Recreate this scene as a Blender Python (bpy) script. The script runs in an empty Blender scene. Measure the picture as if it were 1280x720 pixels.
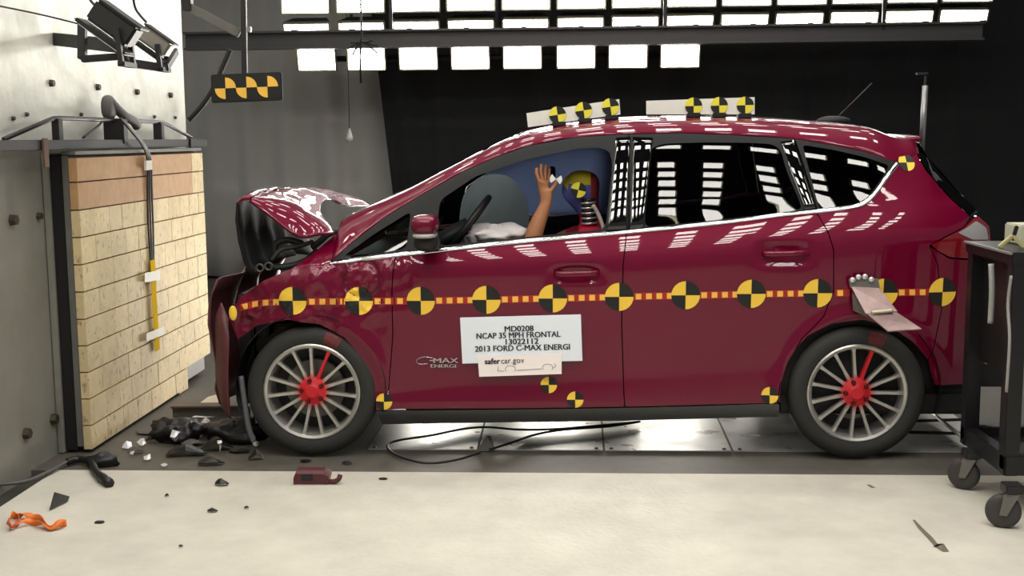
import bpy, bmesh, math, random
import numpy as np
from mathutils import Vector, Matrix, noise
from mathutils.geometry import delaunay_2d_cdt
random.seed(7)
scene = bpy.context.scene
C = scene.collection
# ------------------------------------------------------------------ camera
F, YAW, PITCH, ROLL = 1450.0, 0.0472, 0.1283, -0.0075
CAM = Vector((1.2154, -5.3361, 1.5089))
_r = Vector((math.cos(YAW), math.sin(YAW), 0)); _f = Vector((-math.sin(YAW), math.cos(YAW), 0)); _z = Vector((0, 0, 1))
FW = math.cos(PITCH) * _f - math.sin(PITCH) * _z
_u = math.sin(PITCH) * _f + math.cos(PITCH) * _z
RT = math.cos(ROLL) * _r + math.sin(ROLL) * _u
UP = -math.sin(ROLL) * _r + math.cos(ROLL) * _u
cam_d = bpy.data.cameras.new('camera'); cam = bpy.data.objects.new('camera', cam_d); C.objects.link(cam)
cam.matrix_world = Matrix(((RT.x, UP.x, -FW.x, CAM.x), (RT.y, UP.y, -FW.y, CAM.y), (RT.z, UP.z, -FW.z, CAM.z), (0, 0, 0, 1)))
cam_d.sensor_width = 36; cam_d.lens = F / 1280 * 36; cam_d.clip_end = 100
scene.camera = cam
# ------------------------------------------------------------------ world, exposure
w = bpy.data.worlds.new('world'); scene.world = w; w.use_nodes = True
w.node_tree.nodes['Background'].inputs[0].default_value = (0.9, 0.95, 1, 1)
w.node_tree.nodes['Background'].inputs[1].default_value = 0.20
vs = scene.view_settings
vs.view_transform = 'Standard'; vs.look = 'None'; vs.gamma = 1; vs.use_curve_mapping = False; vs.exposure = 0.0
LAMP_FAR, LAMP_NEAR, LAMP_LOW = 22.0, 22.0, 140.0      # emission of the lab's floodlights

# ------------------------------------------------------------------ helpers
def ray(px, py):
    return (FW + RT * ((px - 640) / F) + UP * ((360 - py) / F))
def UY(px, py, Y): d = ray(px, py); return CAM + d * ((Y - CAM.y) / d.y)
def UZ(px, py, Z=0.0): d = ray(px, py); return CAM + d * ((Z - CAM.z) / d.z)
def UX(px, py, X): d = ray(px, py); return CAM + d * ((X - CAM.x) / d.x)
def lin(c):
    return tuple((v / 255 / 12.92 if v / 255 <= .04045 else ((v / 255 + .055) / 1.055) ** 2.4) for v in c)
MATS = {}
def mat(name, rgb, rough=.5, metal=0., coat=0., var=0., scale=8., bump=0., bscale=60., emis=0., spec=.5, rnd=0., rough_var=0.):
    if name in MATS: return MATS[name]
    m = bpy.data.materials.new(name); MATS[name] = m; m.use_nodes = True
    nt = m.node_tree; b = nt.nodes['Principled BSDF']; L = nt.links
    col = lin(rgb)
    b.inputs['Base Color'].default_value = (*col, 1); b.inputs['Roughness'].default_value = rough
    b.inputs['Metallic'].default_value = metal; b.inputs['Specular IOR Level'].default_value = spec
    if coat: b.inputs['Coat Weight'].default_value = coat; b.inputs['Coat Roughness'].default_value = .02
    if emis:
        b.inputs['Emission Color'].default_value = (*col, 1); b.inputs['Emission Strength'].default_value = emis
    src = None
    if var or bump or rnd or rough_var:
        tc = nt.nodes.new('ShaderNodeTexCoord')
    if var:
        n = nt.nodes.new('ShaderNodeTexNoise'); n.inputs['Scale'].default_value = scale; n.inputs['Detail'].default_value = 8; n.inputs['Roughness'].default_value = .65
        L.new(tc.outputs['Object'], n.inputs['Vector'])
        r = nt.nodes.new('ShaderNodeMapRange'); r.inputs[1].default_value = .3; r.inputs[2].default_value = .7
        r.inputs[3].default_value = 1 - var; r.inputs[4].default_value = 1 + var
        L.new(n.outputs['Fac'], r.inputs[0]); src = r.outputs[0]
    if rnd:
        oi = nt.nodes.new('ShaderNodeObjectInfo'); r2 = nt.nodes.new('ShaderNodeMapRange')
        r2.inputs[3].default_value = 1 - rnd; r2.inputs[4].default_value = 1 + rnd
        L.new(oi.outputs['Random'], r2.inputs[0])
        if src:
            mu = nt.nodes.new('ShaderNodeMath'); mu.operation = 'MULTIPLY'; L.new(src, mu.inputs[0]); L.new(r2.outputs[0], mu.inputs[1]); src = mu.outputs[0]
        else: src = r2.outputs[0]
    if src:
        vm = nt.nodes.new('ShaderNodeVectorMath'); vm.operation = 'SCALE'; vm.inputs[0].default_value = col
        L.new(src, vm.inputs['Scale']); L.new(vm.outputs[0], b.inputs['Base Color'])
    if bump:
        n2 = nt.nodes.new('ShaderNodeTexNoise'); n2.inputs['Scale'].default_value = bscale; n2.inputs['Detail'].default_value = 5
        L.new(tc.outputs['Object'], n2.inputs['Vector'])
        bp = nt.nodes.new('ShaderNodeBump'); bp.inputs['Strength'].default_value = bump; bp.inputs['Distance'].default_value = .01
        L.new(n2.outputs['Fac'], bp.inputs['Height']); L.new(bp.outputs[0], b.inputs['Normal'])
    if rough_var:
        n3 = nt.nodes.new('ShaderNodeTexNoise'); n3.inputs['Scale'].default_value = 5; n3.inputs['Detail'].default_value = 6
        L.new(tc.outputs['Object'], n3.inputs['Vector'])
        r3 = nt.nodes.new('ShaderNodeMapRange'); r3.inputs[1].default_value = .3; r3.inputs[2].default_value = .7
        r3.inputs[3].default_value = rough - rough_var; r3.inputs[4].default_value = rough + rough_var
        L.new(n3.outputs['Fac'], r3.inputs[0]); L.new(r3.outputs[0], b.inputs['Roughness'])
    return m
def glass_mat(name, tint, ior=1.5):
    m = bpy.data.materials.new(name); MATS[name] = m; m.use_nodes = True
    nt = m.node_tree; nt.nodes.clear(); o = nt.nodes.new('ShaderNodeOutputMaterial')
    t = nt.nodes.new('ShaderNodeBsdfTransparent'); t.inputs[0].default_value = (*tint, 1)
    g = nt.nodes.new('ShaderNodeBsdfGlossy'); g.inputs['Roughness'].default_value = .0
    fr = nt.nodes.new('ShaderNodeFresnel'); fr.inputs[0].default_value = ior
    mx = nt.nodes.new('ShaderNodeMixShader')
    nt.links.new(fr.outputs[0], mx.inputs[0]); nt.links.new(t.outputs[0], mx.inputs[1]); nt.links.new(g.outputs[0], mx.inputs[2]); nt.links.new(mx.outputs[0], o.inputs[0])
    return m

BASE = {}
def link(o, parent=None):
    C.objects.link(o)
    if parent is not None:
        o.parent = parent
        o.matrix_parent_inverse = Matrix.Translation(-BASE.get(parent.name, Vector((0, 0, 0))))
    return o
def tag(o, label=None, cat=None, group=None, kind=None):
    if label: o['label'] = label
    if cat: o['category'] = cat
    if group: o['group'] = group
    if kind: o['kind'] = kind
    return o
def empty(name, loc, label, cat, group=None):
    o = bpy.data.objects.new(name, None); C.objects.link(o); o.location = loc; o.empty_display_size = .1
    BASE[o.name] = Vector(loc)
    return tag(o, label, cat, group)
def mesh(name, V, Fc, mats, parent=None, smooth=False, midx=None, normals=None):
    me = bpy.data.meshes.new(name); me.from_pydata([tuple(v) for v in V], [], [tuple(f) for f in Fc])
    for m in (mats if isinstance(mats, (list, tuple)) else [mats]): me.materials.append(m)
    if midx is not None: me.polygons.foreach_set('material_index', midx)
    if smooth: me.polygons.foreach_set('use_smooth', [True] * len(me.polygons))
    me.update()
    if normals is not None: me.normals_split_custom_set_from_vertices([tuple(n) for n in normals])
    o = bpy.data.objects.new(name, me); return link(o, parent)
def bobj(name, bm, mats, parent=None, smooth=False, bevel=0., seg=2):
    if bevel:
        bmesh.ops.bevel(bm, geom=list(bm.edges), offset=bevel, segments=seg, affect='EDGES', clamp_overlap=True)
    bmesh.ops.recalc_face_normals(bm, faces=bm.faces)
    me = bpy.data.meshes.new(name); bm.to_mesh(me); bm.free()
    for m in (mats if isinstance(mats, (list, tuple)) else [mats]): me.materials.append(m)
    if smooth: me.polygons.foreach_set('use_smooth', [True] * len(me.polygons))
    if smooth: me.set_sharp_from_angle(angle=math.radians(40))
    o = bpy.data.objects.new(name, me); return link(o, parent)
def add_box(bm, lo, hi, M=None):
    vs_ = [Vector((x, y, z)) for x in (lo[0], hi[0]) for y in (lo[1], hi[1]) for z in (lo[2], hi[2])]
    if M is not None: vs_ = [M @ v for v in vs_]
    v = [bm.verts.new(p) for p in vs_]
    for f in ((0, 1, 3, 2), (4, 6, 7, 5), (0, 4, 5, 1), (2, 3, 7, 6), (0, 2, 6, 4), (1, 5, 7, 3)): bm.faces.new([v[i] for i in f])
def box(name, lo, hi, m, parent=None, bevel=.004, M=None):
    bm = bmesh.new(); add_box(bm, lo, hi, M); return bobj(name, bm, m, parent, bevel=bevel)
def add_bar(bm, a, b, wx, wz, up=Vector((0, 0, 1))):
    a, b = Vector(a), Vector(b); d = (b - a); L = d.length; d.normalize()
    s = d.cross(up)
    if s.length < 1e-3: s = d.cross(Vector((1, 0, 0)))
    s.normalize(); t = s.cross(d)
    M = Matrix(((s.x, d.x, t.x, a.x), (s.y, d.y, t.y, a.y), (s.z, d.z, t.z, a.z), (0, 0, 0, 1)))
    add_box(bm, (-wx / 2, 0, -wz / 2), (wx / 2, L, wz / 2), M)
def bar(name, a, b, wx, wz, m, parent=None, bevel=.003, up=Vector((0, 0, 1))):
    bm = bmesh.new(); add_bar(bm, a, b, wx, wz, up); return bobj(name, bm, m, parent, bevel=bevel)
def smooth_path(P, n=8, closed=False):
    P = [Vector(p) for p in P]; out = []; N = len(P)
    rng = range(N if closed else N - 1)
    for i in rng:
        p0 = P[(i - 1) % N] if closed or i > 0 else P[0]; p1 = P[i]; p2 = P[(i + 1) % N]
        p3 = P[(i + 2) % N] if closed or i + 2 < N else P[-1]
        for k in range(n):
            t = k / n
            out.append(.5 * ((2 * p1) + (p2 - p0) * t + (2 * p0 - 5 * p1 + 4 * p2 - p3) * t * t + (3 * p1 - p0 - 3 * p2 + p3) * t ** 3))
    if not closed: out.append(P[-1])
    return out
def tube_geo(P, r, seg=8, closed=False):
    P = [Vector(p) for p in P]; N = len(P); V = []; Fc = []
    ref = Vector((0, 0, 1)); prev = None
    for i, p in enumerate(P):
        d = (P[(i + 1) % N] - P[i - 1]) if closed else (P[min(i + 1, N - 1)] - P[max(i - 1, 0)])
        d.normalize()
        s = prev - d * prev.dot(d) if prev is not None else d.cross(ref)
        if s.length < 1e-4: s = d.cross(Vector((1, 0, 0)))
        s.normalize(); prev = s; t = d.cross(s)
        rr = r[i] if isinstance(r, (list, tuple)) else r
        for k in range(seg):
            a = 2 * math.pi * k / seg; V.append(p + s * (rr * math.cos(a)) + t * (rr * math.sin(a)))
    for i in range(N if closed else N - 1):
        j = (i + 1) % N
        for k in range(seg):
            l = (k + 1) % seg; Fc.append((i * seg + k, i * seg + l, j * seg + l, j * seg + k))
    if not closed:
        Fc.append(tuple(range(seg))[::-1]); Fc.append(tuple((N - 1) * seg + k for k in range(seg)))
    return V, Fc
def tube(name, P, r, m, parent=None, seg=8, closed=False, n=0):
    if n: P = smooth_path(P, n, closed)
    V, Fc = tube_geo(P, r, seg, closed); return mesh(name, V, Fc, m, parent, smooth=True)
def lathe_geo(prof, cx, cz, seg=48, y0=0.):
    """revolve (radius, y) profile about an axis parallel to Y through (cx, cz)"""
    V = []; Fc = []; n = len(prof)
    for k in range(seg):
        a = 2 * math.pi * k / seg
        for (r, y) in prof: V.append((cx + r * math.cos(a), y0 + y, cz + r * math.sin(a)))
    for k in range(seg):
        l = (k + 1) % seg
        for i in range(n - 1): Fc.append((k * n + i, k * n + i + 1, l * n + i + 1, l * n + i))
    return V, Fc
def blob(name, c, rad, m, parent=None, p=2.0, nu=16, nv=10, crumple=0., seed=0, M=None):
    """closed superellipsoid; crumple folds its surface"""
    V = []; Fc = []
    sg = lambda v, e: math.copysign(abs(v) ** e, v)
    for j in range(nv + 1):
        ph = -math.pi / 2 + math.pi * j / nv
        for i in range(nu):
            th = 2 * math.pi * i / nu
            v = Vector((rad[0] * sg(math.cos(ph), 2 / p) * sg(math.cos(th), 2 / p), rad[1] * sg(math.cos(ph), 2 / p) * sg(math.sin(th), 2 / p), rad[2] * sg(math.sin(ph), 2 / p)))
            if crumple:
                q = v * (3 / max(rad)) * .8 + Vector((seed * 7.1, seed, 0)); v = v * (1 + crumple * (noise.noise(q) + .6 * abs(noise.noise(q * 2.3))))
            if M is not None: v = M @ v
            V.append(v + Vector(c))
    for j in range(nv):
        for i in range(nu):
            k = (i + 1) % nu; Fc.append((j * nu + i, j * nu + k, (j + 1) * nu + k, (j + 1) * nu + i))
    return mesh(name, V, Fc, m, parent, smooth=True)
def cgrid(ctrl, nu, nv):
    rows = [smooth_path(r, nu) for r in ctrl]
    cols = [smooth_path([r[i] for r in rows], nv) for i in range(len(rows[0]))]
    W = len(cols); H = len(cols[0])
    V = [cols[i][j] for j in range(H) for i in range(W)]
    Fc = [(j * W + i, j * W + i + 1, (j + 1) * W + i + 1, (j + 1) * W + i) for j in range(H - 1) for i in range(W - 1)]
    return V, Fc, W, H
def solid(o, t, off=-1.):
    """give a sheet real thickness (baked)"""
    md = o.modifiers.new('Solidify', 'SOLIDIFY'); md.thickness = t; md.offset = off
    return o
def lettering(name, txt, p, ux, uz, size, m, parent, bold=0., depth=.0006, align='CENTER', xs=1.0):
    """flat printed letters: baseline origin p, ux along the line, uz up"""
    cu = bpy.data.curves.new(name, 'FONT'); cu.body = txt; cu.size = size; cu.align_x = align; cu.extrude = depth; cu.resolution_u = 3
    t = bpy.data.objects.new(name, cu); C.objects.link(t)
    bpy.context.view_layer.update()
    me = bpy.data.meshes.new_from_object(t.evaluated_get(bpy.context.evaluated_depsgraph_get()))
    bpy.data.objects.remove(t); bpy.data.curves.remove(cu)
    n = ux.cross(uz).normalized()
    for v in me.vertices: q = v.co.copy(); v.co = Vector(p) + ux * (q.x * xs) + uz * q.y + n * q.z
    if bold:
        bmx = bmesh.new(); bmx.from_mesh(me); g0 = list(bmx.faces)
        for k in (1, 2):
            r_ = bmesh.ops.duplicate(bmx, geom=list({v for f in g0 for v in f.verts}) + list({e for f in g0 for e in f.edges}) + g0)
            for e in r_['geom']:
                if isinstance(e, bmesh.types.BMVert): e.co += ux * (bold * k) + n * (depth * .05 * k)
        bmx.to_mesh(me); bmx.free()
    me.materials.clear(); me.materials.append(m); me.name = name
    o = bpy.data.objects.new(name, me); return link(o, parent)

# ------------------------------------------------------------------ materials
M_paint = mat('deep red car paint', (106, 0, 40), .40, .12, coat=.8, spec=.1)
M_bump = mat('scuffed red bumper plastic', (92, 46, 50), .5, 0, var=.25, scale=14)
M_trim = mat('dark grey window trim', (24, 25, 26), .6, spec=.25)
M_gloss = mat('gloss black pillar cover', (10, 10, 11), .03, coat=1.)
M_chrome = mat('chrome', (235, 235, 238), .12, 1.)
M_black = mat('black plastic', (22, 22, 23), .55)
M_sill = mat('grey sill plastic', (62, 63, 63), .55)
M_dark = mat('interior black', (20, 20, 22), .8)
M_rubber = mat('tyre rubber', (44, 43, 41), .75, var=.12, scale=30)
M_alloy = mat('silver alloy', (188, 186, 180), .34, .75)
M_redpaint = mat('red marker paint', (205, 28, 40), .5)
M_yel = mat('target yellow', (250, 205, 70), .5)
M_lime = mat('target lime yellow', (240, 228, 70), .5)
M_blk = mat('target black', (24, 23, 22), .5)
M_tape = mat('orange red tape', (168, 34, 18), .5)
M_white = mat('white card', (238, 243, 252), .6)
M_whitep = mat('pinkish white card', (255, 245, 242), .6)
M_ink = mat('black ink', (20, 22, 30), .6)
M_inkg = mat('grey ink', (120, 118, 120), .6)
M_steel = mat('brushed steel plate', (205, 203, 198), .36, .55, var=.15, scale=9, rough_var=.12)
M_dsteel = mat('dark painted steel', (40, 39, 40), .45, .2)
M_gsteel = mat('grey painted steel', (105, 103, 98), .5, .1, var=.15, scale=6)
M_brack = mat('worn steel bracket', (150, 128, 126), .45, .6, var=.2, scale=20)
M_glass = glass_mat('dark tinted glass', (.17, .20, .185))
M_clear = glass_mat('windscreen glass', (.45, .5, .5))
M_lamp_lens = mat('clear lamp lens', (170, 165, 165), .15, .2, coat=1.)
M_tail = mat('red tail lamp', (120, 8, 22), .15, 0, coat=1.)
M_bag = mat('airbag cloth', (214, 206, 206), .8)
def cloth_mat(name, rgb, k):
    m = mat(name, rgb, .8); nt = m.node_tree; b = nt.nodes['Principled BSDF']; out = nt.nodes['Material Output']
    t = nt.nodes.new('ShaderNodeBsdfTranslucent'); t.inputs[0].default_value = (*lin(rgb), 1); mx = nt.nodes.new('ShaderNodeMixShader'); mx.inputs[0].default_value = k
    nt.links.new(b.outputs[0], mx.inputs[1]); nt.links.new(t.outputs[0], mx.inputs[2]); nt.links.new(mx.outputs[0], out.inputs[0]); return m
M_bagblue = cloth_mat('curtain airbag cloth', (142, 152, 176), .5)
M_baggrey = cloth_mat('passenger airbag cloth', (238, 242, 244), .6)

# ------------------------------------------------------------------ the setting
XB = -1.099      # face of the block wall
XW = -1.265      # face of the big barrier wall
def floor_mat():
    m = mat('pale concrete', (200, 195, 182), .6, 0, var=.12, scale=3.2, bump=.15, bscale=40)
    return m
def part_box(name, lo, hi, m, bevel=0., label=None): 
    o = box(name, lo, hi, m, None, bevel); return tag(o, label, None, None, 'structure')
seamY = UZ(640, 590.5).y; plateY = UZ(760, 563).y
fl = part_box('floor', (XW - .02 + .14, -7.5, -.12), (8.5, seamY - .004, 0), floor_mat(), 0, 'pale concrete slab in front of the car')
st = part_box('floor_strip', (-4, seamY, -.12), (8.5, 8.2, -.004), mat('dark concrete strip', (88, 84, 76), .6, var=.2, scale=5, bump=.1), 0, 'dark concrete runway under and behind the car')
gut = part_box('floor_gutter', (-4, -7.5, -.12), (XW + .118, seamY - .002, -.03), mat('dark gutter', (52, 50, 44), .8, var=.2), 0, 'dark gutter along the barrier wall')
# cracks in the slab
for pts in (((1142, 650), (1150, 660), (1162, 672), (1172, 684), (1180, 690)), ((1168, 684), (1176, 680), (1184, 690)), ((1085, 606), (1092, 610)),):
    P = [UZ(x, y, .0) for x, y in pts]; V = []; Fc = []
    for i, p in enumerate(P):
        wd = .011 * math.sin(math.pi * (i + .4) / (len(P))) ** .7
        V += [(p.x - wd, p.y, .0012), (p.x + wd, p.y, .0012)]
    for i in range(len(P) - 1): Fc.append((2 * i, 2 * i + 1, 2 * i + 3, 2 * i + 2))
    mesh('floor_crack', V, Fc, mat('crack dirt', (110, 100, 84), .9), fl)
M_wall = mat('worn whitewashed steel wall', (200, 200, 190), .42, .12, var=.16, scale=2.6, bump=.25, bscale=14, rough_var=.1)
M_walld = mat('worn grey barrier steel', (144, 142, 132), .5, .15, var=.14, scale=2.2, bump=.1, bscale=20)
wallYf = UX(230, 90, XW).y
zsplit = UX(0, 186, XW).z
wl = part_box('wall_left', (-4.5, -7.5, zsplit), (XW, wallYf, 6.4), M_wall, .01, 'pale worn barrier wall with bolt heads')
wl2 = part_box('wall_left_base', (-4.5, -7.5, -.12), (XW - .004, wallYf, zsplit - .002), M_walld, .01, 'grey lower half of the barrier wall')
part_box('wall_back', (-6, 8.0, -.1), (11, 8.2, 6.4), mat('black wall', (20, 20, 21), .9))
part_box('ceiling', (-6, -7.5, 6.4), (11, 8.2, 6.5), mat('black ceiling', (26, 26, 27), .9))
bmt = bmesh.new(); bmesh.ops.create_cone(bmt, cap_ends=True, segments=6, radius1=.019, radius2=.016, depth=.02)
bmesh.ops.rotate(bmt, verts=bmt.verts, matrix=Matrix.Rotation(math.pi / 2, 3, 'Y'))
me_bolt = bpy.data.meshes.new('bolt'); bmt.to_mesh(me_bolt); bmt.free(); me_bolt.materials.append(mat('rusty bolt', (70, 62, 52), .6, .4))
def bolt(px, py, par, s=1.):
    o = bpy.data.objects.new('bolt', me_bolt); p = UX(px, py, XW); o.location = (XW + .008, p.y, p.z); o.scale = (s, s, s); link(o, par)
for px, py in ((63, 104), (121, 109), (170, 115), (212, 119)): bolt(px, py, wl, 1.05)
for px, py in ((32, 143), (100, 143), (192, 146), (218, 147), (15, 148)): bolt(px, py, wl, .6)
for px, py in ((15, 275), (48, 270), (66, 524), (32, 542)): bolt(px, py, wl2, 1.5 if px != 48 else 1)

# curtains at the back
def curtain(name, x0, x1, Y, ztop, zbot, m, label, skew=0., amp=.06, wl_=.42, seed=1):
    n = int((x1 - x0) / .035); rows = 10; V = []; Fc = []
    for j in range(rows + 1):
        f = j / rows; z = ztop + (zbot - ztop) * f
        for i in range(n + 1):
            x = x0 + (x1 - x0) * i / n
            ph = x / wl_ * 2 * math.pi + 1.4 * noise.noise(Vector((x * .8, seed, f * .5)))
            V.append((x + skew * f * max(0, 1 - (x - x0) / 1.2), Y + amp * math.sin(ph) * (.6 + .5 * noise.noise(Vector((x * 1.7, f, seed * 3)))) + .03 * noise.noise(Vector((x * 5, f * 2, seed))), z))
    for j in range(rows):
        for i in range(n): a = j * (n + 1) + i; Fc.append((a, a + 1, a + n + 2, a + n + 1))
    o = mesh(name, V, Fc, m, None, smooth=True); solid(o, .006)
    return tag(o, label, 'curtain')
p0 = UY(262, 352, 7.2)
curtain('curtain', -4.2, 1.2, 7.2, 6.2, .03, mat('grey curtain cloth', (186, 186, 180), .9), 'grey hanging curtain behind the crumpled hood', seed=2)
pb = UY(425, 100, 6.85)
curtain('curtain', pb.x, 9.5, 6.85, 6.2, .03, mat('black curtain cloth', (38, 39, 41), .95), 'black hanging curtain covering the back behind the car', skew=.62, amp=.05, wl_=.6, seed=5)
# ------------------------------------------------------------------ block wall on the barrier
YN, YF = .083, 2.0
lw = empty('block_wall', (XB - .08, (YN + YF) / 2, 0), 'wall of stacked pale wooden blocks bolted onto the barrier', 'barrier')
zt_ = UX(95, 197, XB).z; zb_ = .03
zrows = [UX(95 + 23 * (y - 196) / 366, y, XB).z for y in (197, 228, 263, 297, 331, 365, 399, 432, 465, 498, 531, 561)]
M_blockb = mat('brown plywood block', (178, 138, 96), .7, var=.14, scale=16, rnd=.05)
def block_mat():
    m = mat('pale wood block', (208, 187, 144), .7, var=.12, scale=14, rnd=.07)
    nt = m.node_tree; b = nt.nodes['Principled BSDF']; old = b.inputs['Base Color'].links[0].from_socket
    tc = nt.nodes.new('ShaderNodeTexCoord'); n = nt.nodes.new('ShaderNodeTexNoise'); n.inputs['Scale'].default_value = 42; n.inputs['Detail'].default_value = 3
    mp = nt.nodes.new('ShaderNodeMapping'); mp.inputs['Scale'].default_value = (1, 1, .55)
    nt.links.new(tc.outputs['Object'], mp.inputs[0]); nt.links.new(mp.outputs[0], n.inputs['Vector'])
    r = nt.nodes.new('ShaderNodeMapRange'); r.inputs[1].default_value = .60; r.inputs[2].default_value = .68; r.inputs[3].default_value = 0; r.inputs[4].default_value = .55
    nt.links.new(n.outputs['Fac'], r.inputs[0])
    mx = nt.nodes.new('ShaderNodeMix'); mx.data_type = 'RGBA'; nt.links.new(r.outputs[0], mx.inputs[0]); nt.links.new(old, mx.inputs[6]); mx.inputs[7].default_value = (*lin((96, 84, 66)), 1)
    nt.links.new(mx.outputs[2], b.inputs['Base Color'])
    return m
M_block = block_mat()
TH = .042
for i in range(11):
    z1, z0 = zrows[i], zrows[i + 1]
    if i < 2: cuts = [YN, YN + .98, YN + 1.66, YF]; mm = M_blockb
    else:
        cuts = [YN]; y = YN
        while True:
            y += .19 * random.uniform(.88, 1.12)
            if y > YF - .1: break
            cuts.append(y)
        cuts.append(YF); mm = M_block
    if i < 2: cuts = [YN, YN + 1.0, YF - .22, YF]
    for a, b_ in zip(cuts[:-1], cuts[1:]):
        if i == 10 and a > 1.36: continue
        mm2 = M_block if (i < 2 and b_ == YF) else mm
        d = random.uniform(-.0015, .0015)
        box('block', (XB - TH, a + .0008, z0 + .0028), (XB + d, b_ - .0008, z1 - .0028), mm2, lw, bevel=.0015)
box('backing_board', (XB - TH - .030, YN - .004, zb_), (XB - TH - .001, YF, zt_ + .01), M_gsteel, lw, .003)
box('rubber_layer', (XB - TH - .092, YN + .004, zb_ - .02), (XB - TH - .031, YF, zt_ + .012), mat('black rubber', (16, 16, 17), .8), lw, .003)
box('mounting_plate', (XW + .0, YN - .01, .0), (XB - TH - .093, YF + .05, zt_ + .02), mat('light grey plate', (140, 140, 130), .45, .2, var=.1), lw, .003)
box('top_board', (XB - TH - .03, YN, zt_ + .012), (XB - .004, YF, zt_ + .03), M_gsteel, lw, .002)
yp0, yp1 = UX(224, 492, XB).y + .02, UX(237, 492, XB).y
box('support_post', (XB - TH, yp0, .0), (XB - .006, yp1, zrows[10] - .004), M_block, lw, .003)
# cable bundle on the blocks
M_cable = mat('black cable', (26, 25, 26), .6)
def onface(px, py, d=.006): p = UX(px, py, XB + d); return Vector((XB + d, p.y, p.z))
cb = empty('sensor_cable', onface(186, 205), 'grey sensor cable bundle hanging down the wooden blocks with yellow tape', 'cable')
for k in range(3):
    tube('cable', [onface(150 + k, 148, .03), onface(163 + k, 163, .045), onface(178 + 1.5 * k, 182, .05), onface(184 + 2.2 * k, 200, .02), onface(184.5 + 2.6 * k, 240, .01), onface(185.5 + 3 * k, 285, .01), onface(188 + 2 * k, 318, .01), onface(190 + k, 345, .008)], .0055, mat('grey cable', (70, 68, 72), .5) if k else M_cable, cb, n=6)
def strip(name, pts, hw, m, par, d):
    V = []; Fc = []
    for px, py in pts:
        p = onface(px, py, d); V += [(p.x, p.y - hw, p.z), (p.x, p.y + hw, p.z)]
    for i in range(len(pts) - 1): Fc.append((2 * i, 2 * i + 1, 2 * i + 3, 2 * i + 2))
    return solid(mesh(name, V, Fc, m, par), .003, 0)
strip('yellow_tape', [(190.5, 325), (192, 350), (193.5, 385), (197, 438)], .034, mat('yellow tape', (216, 178, 14), .95, spec=.05), cb, .018)
M_wtape = mat('white tape', (205, 200, 188), .6)
V = [onface(x, y, .023) for x, y in ((181, 341), (200, 338), (200, 350), (181, 353))]; solid(mesh('white_tape', V, [(0, 1, 2, 3)], M_wtape, cb), .002, 0)
V = [onface(x, y, .023) for x, y in ((183, 417), (205, 408), (205, 418), (183, 427))]; solid(mesh('white_tape', V, [(0, 1, 2, 3)], M_wtape, cb), .002, 0)
V = [onface(x, y, .03) for x, y in ((181.5, 201), (189, 200.5), (189, 212), (181.5, 213))]; solid(mesh('white_tape', V, [(0, 1, 2, 3)], M_wtape, cb), .012, 0)
# steel frame on top
fr = empty('safety_railing', (XW + .06, .8, zt_), 'dark steel railing mounted above the wooden block wall', 'railing')
XF = XW + .09
def onf(px, py): p = UX(px, py, XF); return Vector((XF, p.y, p.z))
a = onf(-60, 184); b = onf(250, 178.5)
bar('rail', (XF, a.y, b.z), (XF, b.y, b.z), .10, .045, M_dsteel, fr)
top = [onf(5, 174), onf(66, 148), onf(74, 147.5), onf(150, 150.5), onf(198, 152.5), onf(206, 154), onf(239, 172)]
tube('top_rod', top, .011, M_dsteel, fr)
for px, yt in ((71, 148), (198, 153)):
    p = onf(px, yt); bar('upright', (XF, p.y, b.z), (XF, p.y, p.z), .05, .035 if px < 100 else .05, M_dsteel, fr)
p = onf(144, 150); bar('upright', (XF, p.y, b.z), (XF, p.y, p.z + .005), .06, .11, M_dsteel, fr)
p = onf(228, 176); bar('clip', (XF + .056, p.y, b.z - .05), (XF + .056, p.y, b.z + .03), .05, .01, M_dsteel, fr)
p = onf(41, 180); bar('clip', (XF + .056, p.y, b.z - .10), (XF + .056, p.y, b.z + .03), .05, .01, mat('rust brown steel', (98, 72, 56), .7), fr)
cp = onf(138, 132)
blob('cable_clamp', (XF - .01, cp.y, cp.z - .01), (.032, .055, .065), mat('dull dark grey plug', (84, 82, 80), .6), fr, p=2.6)
tube('conduit', [(XF + .0, cp.y, cp.z + .02), onf(146, 143) + Vector((.03, 0, 0)), onf(156, 152) + Vector((.05, 0, 0)), onf(160, 158) + Vector((.05, 0, 0))], .026, MATS['dull dark grey plug'], fr, n=5)
q = onf(104, 172); tube('loose_wire', [onf(132, 147), onf(122, 158), q], .006, M_cable, fr, n=5)

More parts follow.
